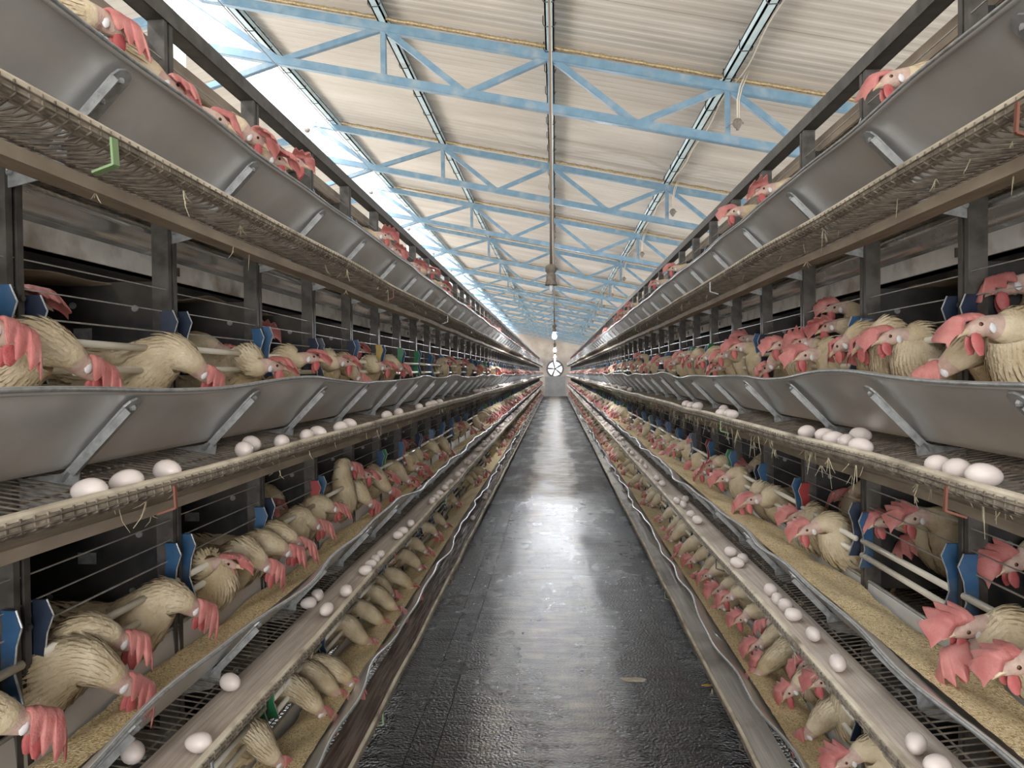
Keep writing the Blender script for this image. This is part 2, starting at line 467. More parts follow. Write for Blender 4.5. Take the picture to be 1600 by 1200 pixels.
class MB:
    def __init__(self):
        self.v, self.f, self.m = [], [], []

    def add(self, vs, fs, mi=0):
        o = len(self.v)
        self.v.extend([tuple(x) for x in vs])
        self.f.extend([tuple(i + o for i in f) for f in fs])
        self.m.extend([mi] * len(fs))

    def box(self, lo, hi, mi=0):
        x0, y0, z0 = lo
        x1, y1, z1 = hi
        self.add([(x0, y0, z0), (x1, y0, z0), (x1, y1, z0), (x0, y1, z0), (x0, y0, z1), (x1, y0, z1), (x1, y1, z1), (x0, y1, z1)],
                 [(0, 3, 2, 1), (4, 5, 6, 7), (0, 1, 5, 4), (1, 2, 6, 5), (2, 3, 7, 6), (3, 0, 4, 7)], mi)

    def beam(self, p, q, w, h, up=(0, 0, 1), mi=0):
        p, q = Vector(p), Vector(q)
        t = (q - p).normalized()
        s = t.cross(Vector(up))
        s = s.normalized() if s.length > 1e-5 else Vector((1, 0, 0))
        u = s.cross(t).normalized()
        vs = []
        for c in (p, q):
            for a, b_ in ((-1, -1), (1, -1), (1, 1), (-1, 1)):
                vs.append(c + s * a * w / 2 + u * b_ * h / 2)
        self.add(vs, [(0, 3, 2, 1), (4, 5, 6, 7), (0, 1, 5, 4), (1, 2, 6, 5), (2, 3, 7, 6), (3, 0, 4, 7)], mi)

    def tube(self, pts, r, n=6, caps=True, mi=0):
        pts = [Vector(p) for p in pts]
        rs = r if isinstance(r, (list, tuple)) else [r] * len(pts)
        side = None
        vs = []
        for i, p in enumerate(pts):
            t = (pts[min(i + 1, len(pts) - 1)] - pts[max(i - 1, 0)]).normalized()
            if side is None:
                side = t.cross(Vector((0, 0, 1)))
                if side.length < 1e-3:
                    side = Vector((1, 0, 0))
            side = (side - t * side.dot(t)).normalized()
            u = t.cross(side)
            for k in range(n):
                a = 2 * math.pi * k / n
                vs.append(p + (side * math.cos(a) + u * math.sin(a)) * rs[i])
        fs = []
        for i in range(len(pts) - 1):
            for k in range(n):
                fs.append((i * n + k, i * n + (k + 1) % n, (i + 1) * n + (k + 1) % n, (i + 1) * n + k))
        if caps:
            fs.append(tuple(range(n - 1, -1, -1)))
            fs.append(tuple((len(pts) - 1) * n + k for k in range(n)))
        self.add(vs, fs, mi)

    def strip(self, rows, mi=0):
        n = len(rows[0])
        vs = [p for r in rows for p in r]
        fs = []
        for i in range(len(rows) - 1):
            for k in range(n - 1):
                fs.append((i * n + k, i * n + k + 1, (i + 1) * n + k + 1, (i + 1) * n + k))
        self.add(vs, fs, mi)

    def lathe(self, prof, n=16, c=(0, 0, 0), mi=0):
        vs, fs = [], []
        for r, z in prof:
            for k in range(n):
                a = 2 * math.pi * k / n
                vs.append((c[0] + r * math.cos(a), c[1] + r * math.sin(a), c[2] + z))
        for i in range(len(prof) - 1):
            for k in range(n):
                fs.append((i * n + k, i * n + (k + 1) % n, (i + 1) * n + (k + 1) % n, (i + 1) * n + k))
        fs.append(tuple(range(n - 1, -1, -1)))
        fs.append(tuple((len(prof) - 1) * n + k for k in range(n)))
        self.add(vs, fs, mi)

    def ball(self, c, rx, ry, rz, n=10, m=6, rot=None, mi=0):
        vs, fs = [], []
        c = Vector(c)
        for i in range(m + 1):
            th = math.pi * i / m
            for k in range(n):
                a = 2 * math.pi * k / n
                p = Vector((rx * math.sin(th) * math.cos(a), ry * math.sin(th) * math.sin(a), rz * math.cos(th)))
                if rot:
                    p = rot @ p
                vs.append(c + p)
        for i in range(m):
            for k in range(n):
                fs.append((i * n + k, i * n + (k + 1) % n, (i + 1) * n + (k + 1) % n, (i + 1) * n + k))
        self.add(vs, fs, mi)

    def mesh(self, name, mats, smooth=False):
        me = bpy.data.meshes.new(name)
        me.from_pydata(self.v, [], self.f)
        for m in (mats if isinstance(mats, (list, tuple)) else [mats]):
            me.materials.append(m)
        if any(self.m):
            me.polygons.foreach_set('material_index', self.m)
        if smooth:
            me.polygons.foreach_set('use_smooth', [True] * len(me.polygons))
        me.update()
        return me

    def obj(self, name, mats, parent=None, smooth=False):
        return link(name, self.mesh(name, mats, smooth), parent)


def link(name, me, parent=None, loc=None, rot=None):
    o = bpy.data.objects.new(name, me)
    COL.objects.link(o)
    if parent is not None:
        o.parent = parent
    if loc is not None:
        o.location = loc
    if rot is not None:
        o.rotation_euler = rot
    return o


def tag(o, label=None, cat=None, group=None, kind=None):
    if label:
        o['label'] = label
    if cat:
        o['category'] = cat
    if group:
        o['group'] = group
    if kind:
        o['kind'] = kind
    return o


def thing(name, label, cat, loc=(0, 0, 0), group=None, rot=None):
    o = bpy.data.objects.new(name, None)
    o.empty_display_size = 0.05
    COL.objects.link(o)
    o.location = loc
    if rot is not None:
        o.rotation_euler = rot
    return tag(o, label, cat, group)


def solid(o, t):
    md = o.modifiers.new('thickness', 'SOLIDIFY')
    md.thickness = t
    md.offset = 0
    return o


ORD = ['nearest', 'second', 'third', 'fourth', 'fifth', 'sixth', 'seventh', 'eighth', 'ninth', 'tenth', 'eleventh', 'twelfth',
       'thirteenth', 'fourteenth', 'fifteenth', 'sixteenth', 'seventeenth', 'eighteenth', 'nineteenth', 'twentieth']
UNITS = ['', 'first', 'second', 'third', 'fourth', 'fifth', 'sixth', 'seventh', 'eighth', 'ninth']
TENS = {2: 'twenty', 3: 'thirty', 4: 'forty', 5: 'fifty', 6: 'sixty', 7: 'seventy', 8: 'eighty', 9: 'ninety'}
TENTH = {2: 'twentieth', 3: 'thirtieth', 4: 'fortieth', 5: 'fiftieth', 6: 'sixtieth', 7: 'seventieth', 8: 'eightieth', 9: 'ninetieth'}


def ordinal(n):
    if n < 20:
        return ORD[n]
    n += 1
    if n % 10 == 0:
        return TENTH[n // 10]
    return TENS[n // 10] + '-' + UNITS[n % 10]


SIDE = {-1: 'left', 1: 'right'}
TIER = ['top', 'eye-level', 'knee-level', 'lowest']
RIMZ = [EYE + 0.575, EYE - 0.020, EYE - 0.615, EYE - 1.205]
BAY = 0.54
PH = {-1: 1.79, 1: 1.72}
Y0, Y1 = -0.6, 45.2


def post_y(s, k):
    return PH[s] + BAY * k


K0, K1 = -4, 80

# ------------------------------------------------------------------ room shell
SL = 0.21
ZR = 4.06


def roof_z(x):
    return ZR - SL * x


# ground and floor
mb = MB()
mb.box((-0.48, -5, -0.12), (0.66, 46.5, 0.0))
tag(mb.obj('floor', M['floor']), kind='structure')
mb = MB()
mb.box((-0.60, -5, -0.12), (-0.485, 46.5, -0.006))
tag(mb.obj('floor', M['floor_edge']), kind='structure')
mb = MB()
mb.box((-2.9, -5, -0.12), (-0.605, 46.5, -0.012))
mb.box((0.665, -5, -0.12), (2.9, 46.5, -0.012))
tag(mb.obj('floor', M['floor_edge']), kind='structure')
mb = MB()
mb.box((-30, -20, -0.3), (30, 70, -0.14))
tag(mb.obj('ground', M['ground']), kind='structure')

# roof: corrugated sheet, real ribs close to the camera come from the profile
xs_r = [-2.72, 3.9]
rows = []
y = -5.0
while y < 46.6:
    for dy, dz in ((0, 0), (0.035, 0), (0.05, 0.005), (0.09, 0.005)):
        rows.append([(x, y + dy, roof_z(x) + 0.13 + dz) for x in xs_r])
    y += 0.105
mb = MB()
mb.strip(rows)
o = mb.obj('ceiling', M['roof'])
solid(o, 0.006)
tag(o, kind='structure')
# lower roof beyond the ridge vent
mb = MB()
mb.strip([[(x, yy, 4.60 + (x + 3.25) * 0.21) for x in (-8.5, -3.25)] for yy in (-5, 46.6)])
o = mb.obj('ceiling', M['roof'])
solid(o, 0.006)
tag(o, kind='structure')
# net over the ridge vent
mb = MB()
mb.strip([[(-2.70, yy, roof_z(-2.70) + 0.10), (-3.25, yy, 4.62)] for yy in (-5, 46.6)])
tag(mb.obj('ridge_vent_net', M['net']), 'white bird net over the bright slot along the upper left of the roof', 'net')

# end wall with round fan hole
HC = Vector((0.0, 46.5, 1.80))
HR = 0.52
mb = MB()
n = 48
ring, outer = [], []
for k in range(n):
    a = 2 * math.pi * k / n
    ring.append((HC.x + HR * math.cos(a), 46.5, HC.z + HR * math.sin(a)))
    c, s_ = math.cos(a), math.sin(a)
    q = min(0.72 / max(abs(c), 1e-6), 0.72 / max(abs(s_), 1e-6))
    outer.append((HC.x + q * c, 46.5, HC.z + q * s_))
mb.add(ring + outer, [(k, (k + 1) % n, n + (k + 1) % n, n + k) for k in range(n)])
mb.add([(-8.5, 46.5, -0.1), (-0.72, 46.5, -0.1), (-0.72, 46.5, 5.2), (-8.5, 46.5, 5.2)], [(0, 1, 2, 3)])
mb.add([(0.72, 46.5, -0.1), (4.0, 46.5, -0.1), (4.0, 46.5, 5.2), (0.72, 46.5, 5.2)], [(0, 1, 2, 3)])
mb.add([(-0.72, 46.5, 2.52), (0.72, 46.5, 2.52), (0.72, 46.5, 5.2), (-0.72, 46.5, 5.2)], [(0, 1, 2, 3)])
mb.add([(-0.72, 46.5, -0.1), (0.72, 46.5, -0.1), (0.72, 46.5, 1.08), (-0.72, 46.5, 1.08)], [(0, 1, 2, 3)])
o = mb.obj('wall_end', M['end_wall'])
solid(o, 0.15)
tag(o, kind='structure')
mb = MB()
mb.box((-0.62, 46.30, 0.0), (0.62, 46.40, 1.22))
mb.box((-0.66, 46.27, 0.0), (-0.60, 46.42, 1.28))
mb.box((0.60, 46.27, 0.0), (0.66, 46.42, 1.28))
mb.box((-0.66, 46.27, 1.22), (0.66, 46.42, 1.30))
tag(mb.obj('door_1', M['end_door']), kind='structure')
fan = thing('exhaust_fan', 'round exhaust fan in the far end wall with daylight behind its blades', 'fan', (HC.x, 46.38, HC.z))
mb = MB()
for k in range(48):
    a0, a1 = 2 * math.pi * k / 48, 2 * math.pi * (k + 1) / 48
    mb.beam((HR * math.cos(a0), 0, HR * math.sin(a0)), (HR * math.cos(a1), 0, HR * math.sin(a1)), 0.12, 0.03, (0, 1, 0))
mb.obj('fan_ring', M['fan'], fan)
mb = MB()
mb.ball((0, 0, 0), 0.07, 0.06, 0.07)
mb.obj('fan_hub', M['fan'], fan, True)
for k in range(5):
    a = 0.55 + k * 2 * math.pi / 5
    mb = MB()
    d = Vector((math.cos(a), 0, math.sin(a)))
    t = Vector((-math.sin(a), 0, math.cos(a)))
    pts = []
    for u, w, tw in ((0.05, 0.03, 0.2), (0.25, 0.05, 0.15), (0.47, 0.06, 0.1)):
        pts.append([d * u + t * w + Vector((0, tw * w * 2, 0)), d * u - t * w - Vector((0, tw * w * 2, 0))])
    mb.strip(pts)
    o = mb.obj('fan_blade', M['fan'], fan)
    solid(o, 0.01)

# ------------------------------------------------------------------ roof trusses and purlins
PX = [-2.69, -1.34, 0.0, 1.38, 2.75]
for i, x in enumerate(PX):
    pos = ['along the upper left beside the bright slot', 'left of the middle of the roof', 'down the middle of the roof',
           'right of the middle of the roof', 'over the cages on the far right'][i]
    z = roof_z(x) + 0.075
    t = thing('roof_purlin', 'pale blue steel purlin with dark hooks, running ' + pos, 'purlin', (x, 0, z), 'roof purlins')
    mb = MB()
    w = 0.035
    mb.box((-w, -4, -0.035), (-w + 0.012, 46.3, 0.035))
    mb.box((-w, -4, -0.035), (w, 46.3, -0.023))
    mb.box((w - 0.012, -4, -0.035), (w, 46.3, 0.035))
    mb.box((-w, -4, 0.023), (w, 46.3, 0.035))
    mb.obj('purlin_channel', M['purlin'], t)
    hook = MB()
    hook.tube([(-w - 0.012, 0, 0.03), (-w - 0.012, 0, -0.03), (-w, 0, -0.05), (w, 0, -0.05), (w + 0.012, 0, -0.02)], 0.004, 5)
    hm = hook.mesh('hook', M['hook'])
    yy = 2.9
    for k in range(60):
        link('hook', hm, t, (0, yy, 0))
        yy += 0.26 + 0.34 * R.random() + k * 0.012

TY = [5.62 + 3.0 * k for k in range(14)]
DCH = 0.41
BJ = [-2.19, -0.67, 0.68, 2.05, 3.42]


def angle_bar(mb, p, q, w, h, th=0.008):
    """steel angle: one leg upright, one leg flat"""
    p, q = Vector(p), Vector(q)
    t = (q - p).normalized()
    s = Vector((0, 1, 0))
    u = s.cross(t)
    if u.z < 0:
        u = -u
    mb.beam(p, q, th, h, (0, 0, 1) if abs(t.z) < 0.9 else (1, 0, 0))
    off = -u * (h / 2) + s * (w / 2)
    mb.beam(p + off, q + off, w, th, (0, 0, 1) if abs(t.z) < 0.9 else (1, 0, 0))


for i, ty in enumerate(TY):
    t = thing('roof_truss', 'blue steel roof truss crossing the shed, %s from the camera' % ordinal(i), 'roof truss', (0, ty, 0), 'blue roof trusses')
    mb = MB()
    angle_bar(mb, (-3.05, 0, roof_z(-3.05)), (3.7, 0, roof_z(3.7)), 0.05, 0.066, 0.01)
    mb.obj('top_chord', M['truss'], t)
    mb = MB()
    angle_bar(mb, (-3.0, 0, roof_z(-3.0) - DCH), (3.6, 0, roof_z(3.6) - DCH), 0.05, 0.062, 0.01)
    mb.obj('bottom_chord', M['truss'], t)

    def web(x0, top0, x1, top1, w=0.045):
        m_ = MB()
        angle_bar(m_, (x0, 0.008, roof_z(x0) - (0 if top0 else DCH)), (x1, 0.008, roof_z(x1) - (0 if top1 else DCH)), 0.035, w, 0.007)
        m_.obj('web_member', M['truss'], t)
    web(-2.99, 1, BJ[0], 0)
    mb = MB()
    angle_bar(mb, (-8.0, 0, 4.50 - 4.75 * 0.21), (-3.05, 0, 4.52), 0.05, 0.075, 0.01)
    mb.obj('rear_chord', M['truss'], t)
    for a, b in ((BJ[0], PX[1]), (PX[1], BJ[1]), (BJ[1], PX[2]), (PX[2], BJ[2]), (BJ[2], PX[3]), (PX[3], BJ[3]), (BJ[3], PX[4]), (PX[4], BJ[4])):
        web(a, a in PX, b, b in PX)
    for x in PX[1:]:
        web(x, 1, x, 0, 0.04)
    mb = MB()
    angle_bar(mb, (BJ[0], 0.01, roof_z(BJ[0]) - DCH), (-2.99, 0.01, roof_z(-3) - DCH - 0.42), 0.035, 0.045, 0.007)
    mb.obj('knee_brace', M['truss'], t)
    mb = MB()
    mb.tube([(-3.02, 0, -0.02), (-3.02, 0, roof_z(-3.02))], 0.045, 10)
    mb.obj('column', M['purlin'], t, True)
    # frayed jute packing where the sheet laps over the chord
    mb = MB()
    rr = random.Random(i)
    rows = []
    x = -2.6
    while x < 3.5:
        z = roof_z(x) + 0.055
        rows.append([(x, 0.03 + rr.random() * 0.008, z + 0.012), (x, 0.0, z + 0.018 + rr.random() * 0.01), (x, -0.03, z - 0.006 * rr.random())])
        x += 0.03 if i < 5 else 0.1
    mb.strip(rows)
    o = mb.obj('jute_packing', M['hessian'], t)
    solid(o, 0.012)

# ------------------------------------------------------------------ cage batteries


def fn_wave(seed):
    rr = random.Random(seed)
    ks = [(rr.uniform(3.0, 5.0), rr.uniform(0, 6.28), 0.008), (rr.uniform(6, 9), rr.uniform(0, 6.28), 0.005),
          (rr.uniform(1.2, 2.2), rr.uniform(0, 6.28), 0.007)]
    return lambda y_: sum(a * math.sin(k * y_ + p) for k, p, a in ks)


def ys_list(near, step1, step2, step3):
    ys = []
    y_ = Y0 - 1.2
    while y_ < Y1:
        ys.append(y_)
        y_ += step1 if y_ < near else (step2 if y_ < near * 2.5 else step3)
    ys.append(Y1)
    return ys


CLIPCOL = ['clip_blue'] * 11 + ['clip_navy'] * 6 + ['clip_yellow', 'clip_red', 'clip_green']


def clip_mesh(s, mat):
    """kinked plastic hinge plate, hangs beside the post; x towards the aisle is -s"""
    mb_ = MB()
    prof = [(0.0, 0.085), (0.012, 0.055), (0.0, 0.02), (-0.006, -0.03), (0.012, -0.085)]
    a, b = [], []
    for px_, pz in prof:
        a.append((-s * (0.018 + px_), 0, pz))
        b.append((s * 0.012 - s * px_ * 0.3, 0, pz))
    th = 0.0035
    vs = []
    for (p, q) in zip(a, b):
        vs += [(p[0], -th, p[2]), (p[0], th, p[2]), (q[0], th, q[2]), (q[0], -th, q[2])]
    fs = []
    for i in range(len(prof) - 1):
        o_ = i * 4
        for k in range(4):
            fs.append((o_ + k, o_ + (k + 1) % 4, o_ + 4 + (k + 1) % 4, o_ + 4 + k))
    fs += [(3, 2, 1, 0), tuple(len(vs) - 4 + k for k in range(4))]
    mb_.add(vs, fs)
    # pale rolled edge on the aisle side
    mb_.tube([(p[0], 0, p[2]) for p in a], 0.0022, 5, mi=1)
    return mb_.mesh('hinge_plate', [M[mat], M['strap']])


def frame(s):
    t = thing('cage_stand', 'dark steel post and rail frame carrying the %s bank of cages' % SIDE[s], 'cage frame', (0, 0, 0), 'cage frames')
    mb = MB()
    x0 = s * 1.0
    h = 2.47
    # two flanges with a slot between them
    mb.box((-0.022, -0.021, 0), (0.022, -0.005, h))
    mb.box((-0.022, 0.005, 0), (0.022, 0.021, h))
    mb.box((min(s * 0.006, s * 0.022), -0.006, 0), (max(s * 0.006, s * 0.022), 0.006, h))
    for z in (0.5, 1.08, 1.70, 2.28):
        mb.tube([(-s * 0.022, 0.012, z), (-s * 0.028, 0.012, z)], 0.006, 6)
    pm = mb.mesh('frame_post', M['post'])
    for k in range(K0, K1):
        link('frame_post', pm, t, (x0, post_y(s, k), 0))
    mb = MB()
    mb.box((x0 - 0.024, Y0 - 1.5, 2.47), (x0 + 0.024, Y1, 2.478))
    mb.box((x0 - s * 0.024 - 0.002, Y0 - 1.5, 2.47), (x0 - s * 0.024 + 0.002, Y1, 2.515))
    mb.box((x0 + s * 0.024 - 0.002, Y0 - 1.5, 2.47), (x0 + s * 0.024 + 0.002, Y1, 2.515))
    mb.obj('top_rail', M['post'], t)
    mb = MB()
    x1 = s * 1.05
    mb.box((x1 - 0.003, Y0 - 1.5, 2.395), (x1 + 0.003, Y1, 2.45))
    mb.box((min(x1, x1 + s * 0.03), Y0 - 1.5, 2.392), (max(x1, x1 + s * 0.03), Y1, 2.397))
    mb.obj('lower_rail', M['board'], t)
    # cage top mesh
    mb = MB()
    y_ = Y0 - 1
    while y_ < 14:
        mb.beam((s * 1.05, y_, 2.392), (s * 1.52, y_, 2.392), 0.003, 0.003)
        y_ += 0.04
    while y_ < Y1:
        mb.beam((s * 1.05, y_, 2.392), (s * 1.52, y_, 2.392), 0.004, 0.004)
        y_ += 0.12
    for x in (1.13, 1.28, 1.43, 1.52):
        mb.beam((s * x, Y0 - 1, 2.396), (s * x, Y1, 2.396), 0.004, 0.004)
    mb.obj('top_mesh', M['wire'], t)


def partition_mesh(s):
    mb_ = MB()
    mb_.box((min(s * 1.03, s * 1.53), -0.0015, -0.07), (max(s * 1.03, s * 1.53), 0.0015, 0.27))
    for x, z in ((1.08, 0.20), (1.25, 0.21), (1.42, 0.18), (1.10, 0.05), (1.33, 0.03)):
        mb_.tube([(s * x, -0.006, z), (s * x, 0.006, z)], 0.009, 8, mi=1)
    mb_.box((min(s * 1.20, s * 1.25), -0.003, 0.12), (max(s * 1.20, s * 1.25), 0.003, 0.15), mi=1)
    return mb_.mesh('partition', [M['partition'], M['strap']])


def bracket_mesh(s):
    """bent galvanised strap that carries the trough: base plate on the post, elbow, arm up the trough face"""
    mb_ = MB()
    w = 0.024

    def ribbon(path, hw, th=0.0022):
        rows_a, rows_b = [], []
        for i, (x, z) in enumerate(path):
            a_ = Vector(path[min(i + 1, len(path) - 1)]) - Vector(path[max(i - 1, 0)])
            nrm = Vector((-a_.y, a_.x)).normalized() * th
            ww = hw[i]
            rows_a.append([(s * (x + nrm.x), -ww, z + nrm.y), (s * (x + nrm.x), ww, z + nrm.y)])
            rows_b.append([(s * (x - nrm.x), ww, z - nrm.y), (s * (x - nrm.x), -ww, z - nrm.y)])
        loop = [ra + rb + [ra[0]] for ra, rb in zip(rows_a, rows_b)]
        mb_.strip(loop)
        for e in (0, -1):
            mb_.add(loop[e][:4], [(0, 1, 2, 3)])
    ribbon([(0.895, -0.172), (0.882, -0.156), (0.82, -0.092), (0.765, -0.034), (0.755, -0.024), (0.750, -0.019)],
           [0.014, 0.022, 0.023, 0.023, 0.018, 0.006])
    # twisted foot: the strap turns edge-on and runs back to the post
    poly = [(0.862, -0.140), (0.868, -0.188), (0.895, -0.208), (1.005, -0.232), (1.005, -0.172), (0.90, -0.158)]
    n_ = len(poly)
    vs_ = [(s * a, e * 0.0015 - 0.004, b) for e in (-1, 1) for a, b in poly]
    mb_.add(vs_, [tuple(range(n_)), tuple(range(2 * n_ - 1, n_ - 1, -1))] + [(k, (k + 1) % n_, n_ + (k + 1) % n_, n_ + k) for k in range(n_)])
    mb_.ball((s * 0.975, -0.007, -0.196), 0.008, 0.005, 0.008, 6, 4)
    # turned-up stiffening edge along the arm, and bolts
    for e in (-1,):
        mb_.beam((s * 0.868, e * 0.024, -0.156), (s * 0.757, e * 0.023, -0.041), 0.0025, 0.014)
    for (x, z) in ((0.763, -0.037), (0.80, -0.072)):
        mb_.ball((s * x, 0, z), 0.007, 0.007, 0.007, 6, 4)
    return mb_.mesh('support_bracket', M['strap'])


def trough(s, ti):
    z0 = RIMZ[ti]
    lab = 'long galvanised feed trough on the %s tier of the %s cages' % (TIER[ti], SIDE[s])
    t = thing('feed_trough', lab, 'feed trough', (0, 0, z0), 'feed troughs')
    fw, fz, fd = fn_wave(ti * 7 + s + 3), fn_wave(ti * 11 + s + 30), fn_wave(ti * 5 + s + 90)
    prof = [(0.744, -0.010, 0.97), (0.738, -0.008, 1), (0.7355, -0.002, 1), (0.738, 0.002, 1), (0.744, 0.000, 1), (0.765, -0.018, 0.8), (0.80, -0.052, 0.6), (0.84, -0.092, 0.35), (0.870, -0.134, 0.1),
            (0.884, -0.147, 0), (0.93, -0.152, 0), (0.968, -0.148, 0), (0.978, -0.13, 0), (0.984, -0.05, 0), (0.988, -0.045, 0)]
    rows = []
    amp = 1.4 if ti != 0 else 0.4
    for y_ in ys_list(9, 0.045, 0.09, 0.3):
        row = []
        # sheet is pinned at each bracket and buckles between them
        ph = (y_ - PH[s]) / BAY
        bow = math.sin(math.pi * (ph - math.floor(ph))) ** 2
        for x, dz, k in prof:
            mid = k * (1 - k) * 4
            row.append((s * (x + amp * (k * fw(y_) * 0.9 + mid * fd(y_) * 0.35 - k * 0.010 * bow)), y_, dz + amp * k * fz(y_) * 0.7))
        rows.append(row)
    mb_ = MB()
    mb_.strip(rows)
    o = mb_.obj('trough_channel', M['zinc'], t, True)
    solid(o, 0.0022)
    mb_ = MB()
    mb_.tube([r_[2] for r_ in rows], 0.0042, 5)
    mb_.obj('rolled_rim', M['strap'], t, True)
    # back edge bar
    mb_ = MB()
    mb_.tube([(s * 0.986, Y0 - 1.2, -0.042), (s * 0.986, Y1, -0.042)], 0.005, 6)
    mb_.obj('rear_edge_rod', M['wire'], t)
    bm_ = BR[s]
    for k in range(K0, K1):
        link('support_bracket', bm_, t, (0, post_y(s, k) + R.uniform(-0.012, 0.012), 0))
    # feed
    if ti >= 1:
        full = {(-1, 1): -0.085, (1, 1): -0.08, (-1, 2): -0.074, (1, 2): -0.036, (-1, 3): -0.036, (1, 3): -0.036}[(s, ti)]
        f1, f2 = fn_wave(ti + 40 + s), fn_wave(ti + 50 + s)
        rr = random.Random(ti * 3 + s)
        rows = []
        for y_ in ys_list(7, 0.018, 0.06, 0.4):
            row = []
            lump = f1(y_ * 1.6) * 0.7 + f2(y_ * 4) * 0.5
            front = 0.752 - full * 1.0 + 0.004
            back = 0.972 + min(0, lump) * 1.5
            for j in range(11):
                u = j / 10
                x = front + (back - front) * u
                h_ = full + lump * 0.6 * math.sin(math.pi * u) - 0.035 * u ** 2.0 + 0.012 * math.sin(u * 6 + y_ * 9) * u
                h_ += rr.uniform(-0.0022, 0.0022) if 0 < j < 10 else 0
                x += rr.uniform(-0.0015, 0.0015)
                h_ = max(h_, -0.146)
                row.append((s * x, y_, z0 + h_))
            rows.append(row)
        mb_ = MB()
        mb_.strip(rows)
        o = mb_.obj('feed', M['feed'], None, True)
        tag(o, 'tan crumbled feed lying in the %s trough of the %s cages' % (TIER[ti], SIDE[s]), 'feed', kind='stuff')


